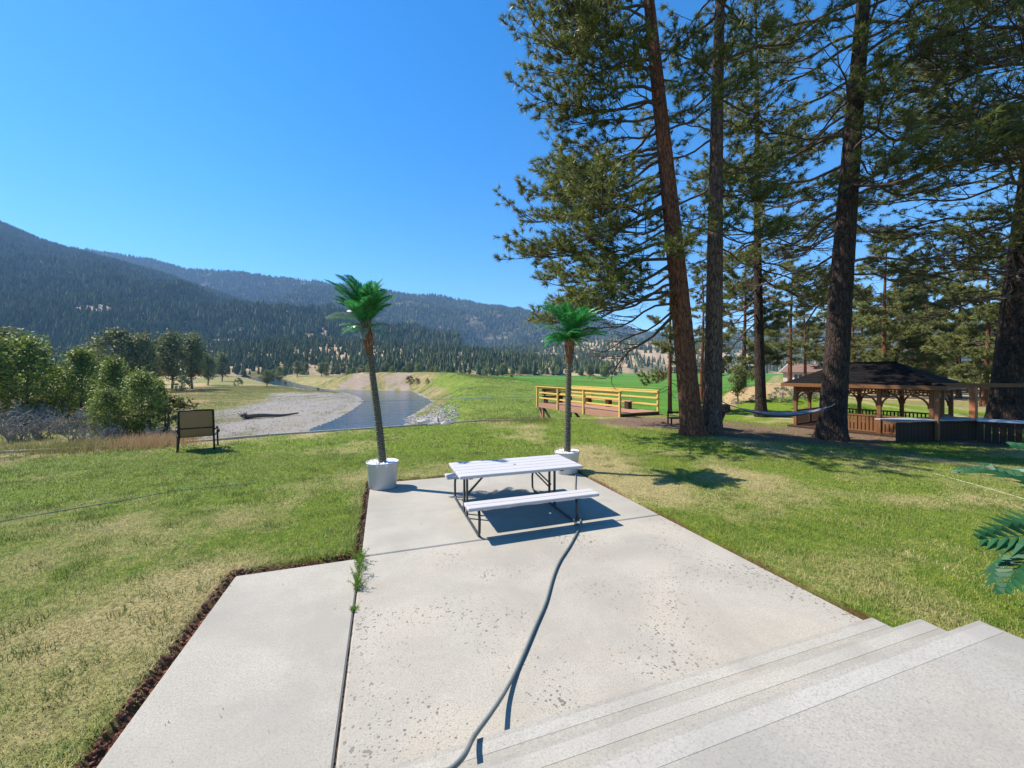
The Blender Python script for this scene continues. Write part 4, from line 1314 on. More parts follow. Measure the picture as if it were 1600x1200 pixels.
# clover and coarser grass clumps in the lawn
g = np.random.default_rng(91)
x_ = g.uniform(-15, 15, 2600); y_ = g.uniform(2.2, 14, 2600)
kk = (patio_dist(x_, y_) > .12) & (np.abs(x_) < y_ * 1.4) & (fbm(x_, y_, 1.4, 3) > .5)
de, se = seg_dist(x_, y_, EDGE)
kk &= (-de * se < -.3)
x_, y_ = x_[kk], y_[kk]
tufts('lawn_weeds', np.stack([x_, y_, lawn_z(x_, y_) - .004], 1), M['lawn_clump'], .075, .0035, 46, 8, .07)
x_ = g.uniform(-15, 15, 1500); y_ = g.uniform(2.2, 12, 1500)
kk = (patio_dist(x_, y_) > .1) & (np.abs(x_) < y_ * 1.4) & (fbm(x_ + 9, y_, 1.1, 3) > .55)
x_, y_ = x_[kk], y_[kk]
tufts('dry_thatch', np.stack([x_, y_, lawn_z(x_, y_) - .002], 1), M['thatch'], .05, .003, 40, 9, .10)
# needles and cones dropped on the lawn edge and a few bits on the patio
pp = []
while len(pp) < 70:
    u_, v_ = g.uniform(.2, 5.9), g.uniform(-1.2, 4.25)
    if v_ < 0 and u_ < 3.3: continue
    p_ = UV(u_, v_, .004); pp.append(p_)
tufts('patio_litter', pp, M['thatch'], .02, .004, 2, 10, .02)

pp = []
while len(pp) < 1500:
    x1, y1 = g.uniform(-4.6, -1.0), g.uniform(1.7, 7.7)
    d_ = float(patio_dist(np.array([x1]), np.array([y1]))[0]); v_ = to_uv(x1, y1)[1]
    if .005 < d_ < .085 and v_ < .8: pp.append((x1, y1, lawn_z(np.array([x1]), np.array([y1]))[0] + .004))
stones('mulch_chips', pp, .007, .018, 12, M['mulch'])
# ------------------------------------------------------------------ driftwood, irrigation line, houses, fence
g0, g1 = GP(383, 655), GP(466, 649)
t = empty('driftwood_log', g0, 0, 'long dark driftwood log with its root end lying on the gravel bar', 'log')
d = g1 - g0
S = np.linspace(0, 1, 12)
pts = np.stack([d.x * S, d.y * S, d.z * S + .35 + .12 * np.sin(S * 7)], 1)
b = MB().tube(pts, np.linspace(.42, .14, 12), 10); b.build('trunk', M['drift'], t, True)
rb_ = MB()
for i in range(13):
    a = random.uniform(0, 6.28); e = random.uniform(-.2, 1.3); L = random.uniform(.7, 1.5)
    v = np.array([math.cos(a) * math.cos(e), math.sin(a) * math.cos(e), math.sin(e)]) * L
    rb_.tube([(0, 0, .35), v * .5 + np.array([0, 0, .35 + random.uniform(-.1, .15)]), v + np.array([0, 0, .35])], [.18, .1, .03], 6)
rb_.build('root', M['drift'], t, True)

p0 = Vector((XD(560, 63), 63, CAM_H - (627.5 - HZ) / F * 63)); p1 = Vector((XD(842, 74), 74, CAM_H - (620 - HZ) / F * 74))
p2 = Vector((XD(1080, 84), 84, CAM_H - (622 - HZ) / F * 84))
t = empty('irrigation_line', p0, 0, 'thin pale wheel-line irrigation pipe crossing the green slope and the river end', 'irrigation pipe')
MB().tube([(0, 0, 0), p1 - p0, p2 - p0], .055, 6).build('pipe', M['galv'], t)
def wheel():
    b = MB()
    an = np.linspace(0, 2 * math.pi, 19)
    b.tube(np.stack([.78 * np.cos(an), 0 * an, .78 * np.sin(an)], 1), .016, 5, False)
    for k_ in range(6):
        a = k_ * math.pi / 3
        b.tube([(.06 * math.cos(a), 0, .06 * math.sin(a)), (.78 * math.cos(a), 0, .78 * math.sin(a))], .010, 4)
    return b.mesh('wheel', M['galv'])
wm = wheel()
for px in (703, 728, 765, 803, 985, 1057):
    a, b_ = (p0, p1) if px < 842 else (p1, p2)
    lo, hi = 0, 1
    for _ in range(40):
        mid = (lo + hi) / 2; q_ = a.lerp(b_, mid)
        if 800 + F * q_.x / q_.y < px: lo = mid
        else: hi = mid
    q_ = a.lerp(b_, lo)
    o = link('wheel', wm, t); o.location = q_ - p0; o.rotation_euler = (0, 0, 1.2)
    hgt = q_.z - gz(q_.x, q_.y)
    o.scale = (min(1.1, max(.5, hgt / .80)),) * 3
g = GP(721, 628)
b = MB().tube([(0, 0, -.2), (.03, 0, 1.4), (.0, 0, 2.9)], .05, 6).build('pole', M['timber']); b.location = g
tag(b, 'lone pale pole standing on the grassy slope by the river', 'pole')

def house(name, loc, rz, w, dp, h, rh, wall, roof, label, over=.5):
    t = empty(name, loc, rz, label, 'house')
    MB().box((0, 0, h / 2 - .3), (w, dp, h + .6)).build('wall', wall, t)
    b = MB()
    y = dp / 2 + over; x = w / 2 + over; th = .16
    v = [(-x, -y, h), (x, -y, h), (x, 0, h + rh), (-x, 0, h + rh), (-x, y, h), (x, y, h)]
    v += [(a_[0], a_[1], a_[2] + th) for a_ in v]
    q = [(6, 7, 8, 9), (9, 8, 11, 10), (3, 2, 1, 0), (4, 5, 2, 3), (0, 1, 7, 6), (5, 4, 10, 11), (0, 6, 9, 3), (3, 9, 10, 4), (1, 2, 8, 7), (2, 5, 11, 8)]
    b.add(v, q).build('roof', roof, t)
    for sx in (-1, 1):
        gb = MB()
        gb.add([(sx * w / 2, -dp / 2, h), (sx * w / 2, dp / 2, h), (sx * w / 2, 0, h + rh - .02), (sx * (w / 2 - .1), -dp / 2, h), (sx * (w / 2 - .1), dp / 2, h), (sx * (w / 2 - .1), 0, h + rh - .02)], [(0, 1, 4, 3), (1, 2, 5, 4), (2, 0, 3, 5)], [(0, 2, 1) if sx < 0 else (0, 1, 2), (3, 4, 5) if sx < 0 else (3, 5, 4)])
        gb.build('gable', wall, t)
    return t
def window(t, x, y, z, w, h, rz=0):
    f = MB()
    for a_, b_, c_, e_ in ((0, h / 2, w + .12, .08), (0, -h / 2, w + .12, .08)): f.box((a_, 0, b_), (c_, .1, e_))
    for a_ in (-w / 2, 0, w / 2): f.box((a_, 0, 0), (.07, .09, h - .08))
    o = f.build('window', M['white_paint'], t); o.location = (x, y, z); o.rotation_euler = (0, 0, rz)
    MB().box((0, .01, 0), (w, .04, h - .06)).build('pane', M['glass'], o)
d_ = 74; x_ = XD(1262, d_)
ht = house('house', (x_ + 2, d_, gz(x_, d_)), -.95, 9, 7.5, 1.7, 1.6, M['house_wall'], M['roof_brown'], 'low house with a brown gabled roof behind the left end of the gazebo')
for sx in (-1, 1):
    b = MB()
    for sg in (-1, 1): b.beam((sx * 5.02, sg * 4.25, 1.78), (sx * 5.02, 0, 3.38), .08, .22)
    b.build('bargeboard', M['white_paint'], ht)
window(ht, -4.5, -1.2, 1.0, 1.4, .9, R(90)); window(ht, -2, -3.78, 1.0, 1.4, .9); window(ht, 1.6, -3.78, 1.0, 1.4, .9)
MB().box((0, 0, .85), (.08, .95, 1.9)).build('door', M['white_paint'], ht, loc=(-4.52, 1.4, .1))
d_ = 520; x_ = XD(368, d_)
hf = house('farmhouse', (x_, d_, gz(x_, d_)), .2, 17, 8, 3.4, 2.6, M['white_paint'], M['roof_brown'], 'small pale farmhouse far off between the trees across the meadow', .6)
for i in range(4): window(hf, -6 + 4 * i, -4.06, 1.7, 1.5, 1.3)

# rail fence behind the gazebo, on the right
t = empty('rail_fence', (XD(1390, 48), 48, 0), 0, 'reddish log rail fence beyond the green lawn behind the gazebo', 'fence')
o_ = Vector(t.location)
fp = []
for i, px in enumerate(np.linspace(1385, 1660, 14)):
    d = 49 - i * .5 + (1.1 if i % 2 else 0)
    fp.append(Vector((XD(px, d), d, gz(XD(px, d), d))))
pm = MB().tube([(0, 0, -.2), (0, 0, 1.25)], .11, 8).mesh('post', M['rail_red'])
for p_ in fp:
    o = link('post', pm, t); o.location = p_ - o_
for a, b_ in zip(fp[:-1], fp[1:]):
    for h_ in (.28, .62, .98):
        j_ = random.uniform(-.04, .04)
        MB().tube([(0, 0, 0), (b_ - a) * .5 + Vector((0, 0, j_)), b_ - a], [.075, .085, .07], 6).build('rail', M['rail_red'], t, True, loc=a - o_ + Vector((0, 0, h_ + j_)))

# ------------------------------------------------------------------ viewing platform on posts
N_ = Vector((5.38, 18.9, 0)); Rr_ = Vector((7.55, 20.2, 0)); A_ = Vector((1.72, 26.0, 0))
ax = (A_ - N_); Lx = ax.length; ax.normalize(); ay = Vector((-ax.y, ax.x, 0)); ay = -ay if ay.dot(Rr_ - N_) < 0 else ay
Wd = (Rr_ - N_).length
deck = empty('viewing_platform', N_, math.atan2(ax.y, ax.x), 'raised timber viewing platform with yellow rails standing over the bank', 'platform')
ys = -1 if Vector((-ax.y, ax.x, 0)).dot(ay) < 0 else 1     # local +y or -y points across
DZ = .21
nb_ = 40
bw = Lx / nb_
bme = MB().box((0, 0, 0), (bw - .012, Wd, .035), 0, 1, .004).mesh('floor_board', M['deck_wood'])
for i in range(nb_):
    o = link('floor_board', bme, deck); o.location = ((i + .5) * bw, ys * Wd / 2, DZ - .018 + random.uniform(-.003, .003))
for y_ in (0, Wd): MB().box((Lx / 2, ys * y_, DZ - .17), (Lx, .05, .26), 0, 1, .006).build('side_beam', M['deck_wood'], deck)
for x_ in (0, Lx): MB().box((x_ + (.03 if x_ else -.03), ys * Wd / 2, DZ - .16), (.05, Wd + .1, .24), 0, 1, .006).build('end_beam', M['dark_wood'] if x_ == 0 else M['deck_wood'], deck)
RH = 1.07
for y_, n_ in ((-.05, 4), (Wd + .05, 4)):
    for i in range(n_):
        x_ = .05 + (Lx - .1) * (i / (n_ - 1)) ** .92
        MB().box((x_, ys * y_, DZ + RH / 2 - .16), (.10, .10, RH + .30), 0, 1, .008).build('post', M['rail_wood'], deck)
    yi = ys * (y_ + (.075 if y_ < 0 else -.075))
    for h_ in (.34, .69):
        MB().box((Lx / 2, yi, DZ + h_), (Lx, .04, .09), 0, 1, .006).build('rail', M['rail_wood'], deck)
    MB().box((Lx / 2, yi, DZ + RH - .07), (Lx, .04, .09), 0, 1, .006).build('rail', M['rail_wood'], deck)
    MB().box((Lx / 2, ys * y_, DZ + RH + .02), (Lx + .1, .16, .04), 0, 1, .006).build('top_rail', M['rail_wood'], deck)
for h_ in (.34, .69, RH - .07):
    MB().box((Lx + .02, ys * Wd / 2, DZ + h_), (.04, Wd, .12), 0, 1, .006).build('rail', M['rail_wood'], deck)
zb = gz(A_.x, A_.y)
for y_ in (.15, Wd - .15):
    MB().box((Lx - .5, ys * y_, (zb + DZ - .3) / 2 - .2), (.14, .14, DZ - .3 - zb + .4), 0, 1, .008).build('leg', M['deck_wood'], deck)
    MB().beam((Lx - .05, ys * y_, DZ - .3), (Lx - .75, ys * y_, DZ - 2.2), .09, .14).build('brace', M['deck_wood'], deck)
    MB().beam((Lx - .55, ys * y_, DZ - .35), (Lx - 2.4, ys * y_, DZ - 1.7), .09, .14).build('brace', M['dark_wood'], deck)
# bench along the far rail of the platform
bench = empty('platform_bench', deck.matrix_world @ Vector((0, 0, 0)), 0, 'long low bench with dark legs along the far rail of the platform', 'bench')
bench.location = N_; bench.rotation_euler = deck.rotation_euler
MB().box((Lx * .57, ys * (Wd - .38), DZ + .43), (Lx * .78, .34, .045), 0, 1, .006).build('seat', M['deck_wood'], bench)
lm = MB().box((0, 0, 0), (.30, .28, .40), 0, 1, .006).mesh('leg', M['dark_wood'])
for f_ in (.22, .42, .66, .92):
    o = link('leg', lm, bench); o.location = (Lx * f_, ys * (Wd - .38), DZ + .203)
bench2 = empty('backed_bench', N_, 0, 'dark backed seat at the far left end of the platform', 'bench'); bench2.rotation_euler = deck.rotation_euler
MB().box((Lx - .5, ys * .95, DZ + .43), (.40, 1.5, .05), 0, 1, .006).build('seat', M['dark_wood'], bench2)
for y_ in (.35, 1.55): MB().box((Lx - .5, ys * y_, DZ + .203), (.36, .12, .40), 0, 1, .006).build('leg', M['dark_wood'], bench2)
for h_ in (.62, .86): MB().box((Lx - .27, ys * .95, DZ + h_), (.05, 1.5, .16), 0, 1, .006).build('back_board', M['dark_wood'], bench2)
for y_ in (.45, 1.45): MB().box((Lx - .225, ys * y_, DZ + .68), (.04, .10, .60), 0, 1, .004).build('back_post', M['dark_wood'], bench2)

# ------------------------------------------------------------------ gazebo
gL = GP(1243, 668); gN = GP(1456, 690)
gx_ = (gN - gL); gx_.z = 0; GLn = gx_.length; gx_.normalize(); gy_ = Vector((-gx_.y, gx_.x, 0))
gy_ = gy_ if gy_.y > 0 else -gy_
GW = 3.0
gz0 = min(gL.z, gN.z)
gaz = empty('gazebo', (gL.x, gL.y, gz0), math.atan2(gx_.y, gx_.x), 'dark hip-roofed wooden gazebo with arched braces and baluster rails under the pines', 'gazebo')
sy_ = 1 if Vector((-gx_.y, gx_.x, 0)).dot(gy_) > 0 else -1
EH = CAM_H - (599 - HZ) / F * gL.y - gz0       # beam height above the ground
PRH = CAM_H - (567 - HZ) / F * (gL.y + gN.y) / 2 * 1.06 - gz0
def gq(x, y, z): return (x, sy_ * y, z)
MB().box(gq(GLn / 2, GW / 2, .05), (GLn + .5, GW + .5, .14), 0, 1, .01).build('floor', M['dark_wood'], gaz)
fr = [(GLn * k_ / 3, 0) for k_ in range(4)]; bkp = [(GLn * k_ / 3, GW) for k_ in range(4)]
posts = fr + bkp + [(0, GW / 2), (GLn, GW / 2)]
pmesh = MB().box((0, 0, EH / 2), (.13, .13, EH), 0, 1, .01).mesh('post', M['cedar'])
for a, b_ in posts:
    o = link('post', pmesh, gaz); o.location = gq(a, b_, 0)
def side(p, q_):
    p, q_ = Vector(p), Vector(q_)
    d = (q_ - p); L = d.length; d.normalize()
    rz = math.atan2(d.y * sy_, d.x)
    mid = (p + q_) / 2
    return p, q_, d, L, rz, mid
sides = [((GLn * k_ / 3, y_), (GLn * (k_ + 1) / 3, y_)) for y_ in (0, GW) for k_ in range(3)] + [((x_, GW * k_ / 2), (x_, GW * (k_ + 1) / 2)) for x_ in (0, GLn) for k_ in range(2)]
for si, (p, q_) in enumerate(sides):
    p, q_, d, L, rz, mid = side(p, q_)
    MB().box((0, 0, 0), (L - .13, .09, .20), rz, 1, .006).build('beam', M['cedar_h'], gaz, loc=gq(mid.x, mid.y, EH - .10))
    MB().box((0, 0, 0), (L - .14, .05, .05), rz).build('frieze_rail', M['cedar_h'], gaz, loc=gq(mid.x, mid.y, EH - .36))
    fz = MB()
    for i in range(int(L / .11)):
        s_ = -L / 2 + .12 + i * .11
        if s_ > L / 2 - .08: break
        fz.box((s_ * math.cos(rz), s_ * math.sin(rz), 0), (.045, .035, .132), rz)
    o = fz.build('frieze_spindles', M['cedar'], gaz, loc=gq(mid.x, mid.y, EH - .268)); o['kind'] = 'stuff'
    for e in (-1, 1):                                 # arched braces
        an = np.linspace(0, math.pi / 2, 7)
        rr = .46
        pts = np.stack([e * (L / 2 - .065 - rr + rr * np.sin(an)), 0 * an, -rr + rr * np.cos(an)], 1)
        b = MB()
        for k_ in range(6):
            b.beam(pts[k_], pts[k_ + 1] + (pts[k_ + 1] - pts[k_]) * .12, .055, .075, 0, (0, 1, 0))
        o = b.build('brace', M['cedar'], gaz, loc=gq(mid.x, mid.y, EH - .40)); o.rotation_euler = (0, 0, rz)
    if si in (0,): continue                          # entrance
    for h_ in (.16, .80): MB().box((0, 0, 0), (L - .14, .06, .06), rz, 1, .004).build('hand_rail', M['cedar_h'], gaz, loc=gq(mid.x, mid.y, h_))
    front = p.y == 0 and q_.y == 0
    bw_ = .085 if front else .045
    bm_ = MB().box((0, 0, 0), (bw_, .03, .58), rz).mesh('baluster', M['cedar'] if front else M['dark_wood'])
    nbal = int(L / .125)
    for i in range(nbal):
        s_ = -L / 2 + .12 + (L - .24) * i / (nbal - 1)
        o = link('baluster', bm_, gaz); o.location = gq(mid.x + s_ * d.x, mid.y + s_ * d.y, .48)
# hip roof in courses
ov = .42
def hip(z, s):
    """rectangle of the roof at share s from eave to ridge"""
    rl = GLn * .20
    hx = (GLn / 2 + ov) * (1 - s) + rl * s; hy = (GW / 2 + ov) * (1 - s) + .02 * s
    return [(GLn / 2 - hx, GW / 2 - hy, z), (GLn / 2 + hx, GW / 2 - hy, z), (GLn / 2 + hx, GW / 2 + hy, z), (GLn / 2 - hx, GW / 2 + hy, z)]
nc = 14
z0r, z1r = EH - .02, PRH
for c_ in range(nc):
    s0, s1 = c_ / nc, (c_ + 1.12) / nc
    za, zb_ = z0r + (z1r - z0r) * s0, z0r + (z1r - z0r) * min(s1, 1)
    lo = hip(za + .03, s0); hi = hip(zb_ + .012, min(s1, 1)); bt = hip(za, s0 + .004)
    v = [gq(*w) for w in lo + hi + bt]
    q = []
    for i in range(4):
        j_ = (i + 1) % 4
        q += [(i, j_, 4 + j_, 4 + i), (8 + i, 8 + j_, j_, i)]
    if sy_ < 0: q = [f_[::-1] for f_ in q]
    MB().add(v, q).build('shingle_course', M['shingle_shaded'], gaz)
cap = hip(z1r + .02, 1)
MB().box(gq(GLn / 2, GW / 2, z1r + .02), (GLn * .42, .16, .05), 0, 1, .01).build('ridge_cap', M['shingle_shaded'], gaz)
eave = hip(z0r, 0); soff = [gq(*w) for w in eave]
MB().add(soff + [(a, b_, c_ - .03) for a, b_, c_ in soff], [(0, 1, 2, 3), (7, 6, 5, 4), (0, 4, 5, 1), (1, 5, 6, 2), (2, 6, 7, 3), (3, 7, 4, 0)]).build('soffit', M['cedar_h'], gaz)
for i in range(4):
    a, b_ = Vector(eave[i]), Vector(eave[(i + 1) % 4])
    d = (b_ - a).normalized()
    MB().beam(gq(*(a + d * .0 + Vector((0, 0, -.04)))), gq(*(b_ + Vector((0, 0, -.04)))), .035, .15, .004).build('fascia', M['cedar_h'], gaz)

# outdoor bar right of the gazebo: posts, long beam, two tops, board front
c1 = GP(1462, 692); c2 = GP(1521, 672)
bz = min(c1.z, c2.z)
bar = empty('outdoor_bar', (c1.x, c1.y, bz), 0, 'outdoor bar with dark board front, overhead beam and long pale top right of the gazebo', 'bar')
hb = CAM_H - (604 - HZ) / F * c1.y - bz
end = Vector((XD(1640, 13.6), 13.6, 0)) - c1; end.z = 0
e1 = Vector((c2.x - c1.x, c2.y - c1.y, 0))
MB().box((.06, 0, hb / 2), (.11, .11, hb), .3, 1, .01).build('post', M['cedar'], bar)
MB().box((e1.x, e1.y, hb / 2 - .05), (.20, .20, hb - .1), .3, 1, .01).build('post', M['rail_red'], bar)
MB().box((end.x, end.y, hb / 2), (.15, .15, hb), .3, 1, .01).build('post', M['cedar'], bar)
MB().beam((-.1, 0, hb + .05), (end.x + .2, end.y, hb + .05), .09, .14, .006).build('beam', M['cedar_h'], bar)
th_ = .80
q0 = Vector((XD(1385, 14.0), 14.0, 0)) - c1; q1 = Vector((XD(1512, 14.6), 14.6, 0)) - c1
q2 = Vector((XD(1524, 14.2), 14.2, 0)) - c1; q3 = Vector((XD(1660, 12.9), 12.9, 0)) - c1
for a, b_, m_ in ((q0, q1, 'grey_top'), (q2, q3, 'white_top')):
    a = Vector((a.x, a.y, th_)); b_ = Vector((b_.x, b_.y, th_))
    MB().beam(a, b_, .80, .05, .01).build('bar_top', M[m_], bar)
    d = b_ - a; n_ = int(d.length / .16)
    bmm = None
    nrm = Vector((d.y, -d.x, 0)).normalized()
    rz = math.atan2(d.y, d.x)
    bmm = MB().box((0, 0, 0), (.15, .03, th_ - .06), rz, 1, .004).mesh('front_board', M['dark_wood'])
    for i in range(n_):
        p_ = a + d * ((i + .5) / n_) + nrm * .30
        o = link('front_board', bmm, bar); o.location = (p_.x, p_.y, (th_ - .03) / 2 - .01)

# hammock between the pines
h0 = Vector((XD(1150, 14.6), 14.6, CAM_H - (636 - HZ) / F * 14.6)); h1 = Vector((XD(1290, 13.4), 13.4, CAM_H - (637 - HZ) / F * 13.4))
ham = empty('hammock', h0, 0, 'grey cloth hammock slung in a low curve in front of the dark slender pine', 'hammock')
S = np.linspace(0, 1, 21); d = h1 - h0
nrm = Vector((-d.y, d.x, 0)).normalized()
V, q = [], []
for i, s_ in enumerate(S):
    sag = -.34 * math.sin(math.pi * s_) ** .9
    wv = .08 + .42 * math.sin(math.pi * min(1, max(0, s_))) ** .6
    for j_ in range(7):
        t_ = j_ / 6 * 2 - 1
        V.append((d.x * s_ + nrm.x * wv * t_, d.y * s_ + nrm.y * wv * t_, d.z * s_ + sag + .12 * t_ * t_ * math.sin(math.pi * s_)))
nV = len(V)
V += [(a, b_, c_ - .015) for a, b_, c_ in V]
for i in range(20):
    for j_ in range(6):
        k_ = i * 7 + j_
        q += [(k_, k_ + 1, k_ + 8, k_ + 7), (nV + k_ + 7, nV + k_ + 8, nV + k_ + 1, nV + k_)]
for i in range(20):
    for j_ in (0, 6):
        k_ = i * 7 + j_
        q.append((k_, k_ + 7, nV + k_ + 7, nV + k_))
MB().add(V, q).build('cloth', M['hammock'], ham, True)
for a, b_, nm in (((0, 0, 0), Vector((b2.x + .1, b2.y - .25, h0.z + .35)) - h0, 'rope'), (d, Vector((b4.x - .1, b4.y - .3, h1.z + .10)) - h0, 'rope')):
    MB().tube([a, (Vector(a) + Vector(b_)) / 2 - Vector((0, 0, .03)), b_], .018, 6).build(nm, M['rope'], ham)

# stump, dark tub and small dark bench by the trunks
g = GP(1136, 644)
b = MB().lathe([(.0, 0), (.34, 0), (.30, .12), (.28, .5), (.27, .52), (.0, .53)], 18)
o = b.build('tree_stump', M['bark_red'], None, True); o.location = (g.x, g.y + .2, g.z - .05)
tag(o, 'short tree stump at the foot of the dry mound right of the twin trunks', 'stump')
g = GP(1106, 672)
g = Vector((XD(1108, b2.y + 1.6), b2.y + 1.6, gz(XD(1108, b2.y + 1.6), b2.y + 1.6)))
t = empty('dark_tub', g, 0, 'dark tapered tub with a plank lid standing behind the second front trunk', 'tub')
MB().lathe([(.0, 0), (.36, 0), (.62, .72), (.60, .74), (.0, .70)], 20).build('tub', M['dark_tub'], t, True)
MB().box((0, 0, .88), (1.3, .36, .05), .1, 1, .006).build('plank', M['dark_tub'], t)
MB().box((0, 0, .79), (.2, .2, .15), .1).build('riser', M['dark_tub'], t)
g = GP(1058, 664)
t = empty('small_bench', g, .15, 'small black bench left of the leaning red trunk', 'bench')
MB().box((0, 0, .30), (.75, .34, .05), 0, 1, .005).build('seat', M['black_iron'], t)
for sx in (-.34, .34):
    MB().box((sx, .13, .29), (.05, .05, .58), 0, 1, .004).build('leg', M['black_iron'], t)
    MB().box((sx, -.13, .137), (.05, .05, .275), 0, 1, .004).build('leg', M['black_iron'], t)
MB().box((0, .15, .52), (.66, .035, .07), 0, 1, .004).build('backrest', M['black_iron'], t)

# ------------------------------------------------------------------ patio chair seen from behind
g = P(308, 704)
ch = empty('patio_chair', g, .62, 'brown sling patio chair seen from behind at the far left side of the lawn', 'chair')
hx = .40
for s_ in (-1, 1):
    MB().tube([(s_ * .40, -.30, .0), (s_ * .39, -.20, .22), (s_ * .38, -.13, .42), (s_ * .38, -.22, .80), (s_ * .37, -.34, 1.17)], .026, 8).build('back_post', M['chair_frame'], ch, True)
    MB().tube([(s_ * .46, .36, 0), (s_ * .45, .33, .30), (s_ * .45, .30, .56), (s_ * .45, .18, .63), (s_ * .44, -.05, .64), (s_ * .40, -.17, .60)], .024, 8).build('arm', M['chair_frame'], ch, True)
    MB().tube([(s_ * .40, -.14, .43), (s_ * .44, .32, .46)], .02, 8).build('seat_rail', M['chair_frame'], ch, True)
def sling(pts, w):
    V, q = [], []
    for y_, z_, sg in pts:
        for j_ in range(7):
            t_ = j_ / 6 * 2 - 1
            V.append((w * t_, y_ + sg * (1 - t_ * t_), z_))
    n_ = len(V); V += [(a, b_ + .008, c_ - .004) for a, b_, c_ in V]
    for i in range(len(pts) - 1):
        for j_ in range(6):
            k_ = i * 7 + j_
            q += [(k_, k_ + 1, k_ + 8, k_ + 7), (n_ + k_ + 7, n_ + k_ + 8, n_ + k_ + 1, n_ + k_)]
    return MB().add(V, q)
sling([(-.345, 1.16, 0), (-.29, 1.0, -.02), (-.23, .82, -.035), (-.17, .62, -.03), (-.13, .44, -.02), (-.08, .40, 0)], .37).build('back_sling', M['sling'], ch, True)
sling([(-.12, .42, 0), (.0, .41, 0), (.15, .43, 0), (.32, .46, 0)], .38).build('seat_sling', M['sling'], ch, True)
MB().tube([(-.40, -.20, .66), (0, -.215, .665), (.40, -.20, .66)], .018, 8).build('cross_bar', M['chair_frame'], ch, True)
MB().tube([(-.37, -.345, 1.165), (0, -.35, 1.175), (.37, -.345, 1.165)], .022, 8).build('top_bar', M['chair_frame'], ch, True)
MB().lathe([(0, 0), (.035, 0), (.045, .08), (.0, .085)], 10).build('knob', M['black_iron'], ch, True, loc=(.47, .12, .47))

# ------------------------------------------------------------------ potted artificial palms
def frond_mesh(name, L, n, lw, droop, lift, m, seed, curl=.0, fan=False):
    rng = np.random.default_rng(seed)
    S = np.linspace(0, 1, 14)
    x = L * (S - .10 * droop * S ** 2); z = L * (lift * S - droop * S ** 2.1)
    rach = np.stack([x, curl * L * S ** 2, z], 1)
    b = MB().tube(rach, np.linspace(.010, .003, 14) * (L / 1.0) ** .5, 5)
    V, T, base = [], [], 0
    q = []
    for i in range(n):
        s = .10 + .90 * i / (n - 1)
        p = np.array([np.interp(s, S, rach[:, k_]) for k_ in range(3)])
        p2 = np.array([np.interp(min(1, s + .05), S, rach[:, k_]) for k_ in range(3)]); p3 = np.array([np.interp(max(0, s - .05), S, rach[:, k_]) for k_ in range(3)])
        t_ = unit(p2 - p3)
        side_ = unit(np.cross(t_, (0, 0, 1.0)))
        upv = np.cross(side_, t_)
        ll = lw * math.sin(math.pi * (.10 + .86 * s)) ** .65 * (.9 + .2 * rng.random())
        for e in (-1, 1):
            fw = .55 + .5 * s
            dv = unit(side_ * e + t_ * fw + upv * (.38 + .1 * rng.normal()))
            wd = (.0105 if not fan else .030) * L ** .5 * (.8 + .4 * rng.random())
            wv = unit(np.cross(dv, upv)) * wd
            mid = p + dv * ll * .5
            tip = p + dv * ll - np.array([0, 0, .30 * ll])
            fold = upv * wd * (.5 if fan else .3)
            vb = len(V)
            V += [p - wv * .3, p + wv * .3, mid + wv - fold, mid - wv - fold, tip, mid + fold]
            q_ = [(0, 1, 5), (1, 2, 5), (0, 5, 3), (5, 2, 4), (3, 5, 4)]
            T += [tuple(vb + a_ for a_ in f_) for f_ in q_]
    b.add(V, None, T)
    return b.mesh(name, m)
FR = dict(
    green=[frond_mesh('frond', .95, 42, .26, .36, .40, M['palm_leaf'], 1), frond_mesh('frond', .95, 42, .26, .48, .45, M['palm_leaf'], 2, .12), frond_mesh('frond', .95, 42, .25, .30, .38, M['palm_leaf'], 3, -.12)],
    new=[frond_mesh('frond', .9, 38, .21, .35, .5, M['palm_leaf_new'], 4)],
    pale=[frond_mesh('frond', .95, 38, .21, .55, .45, M['palm_leaf_pale'], 5)])
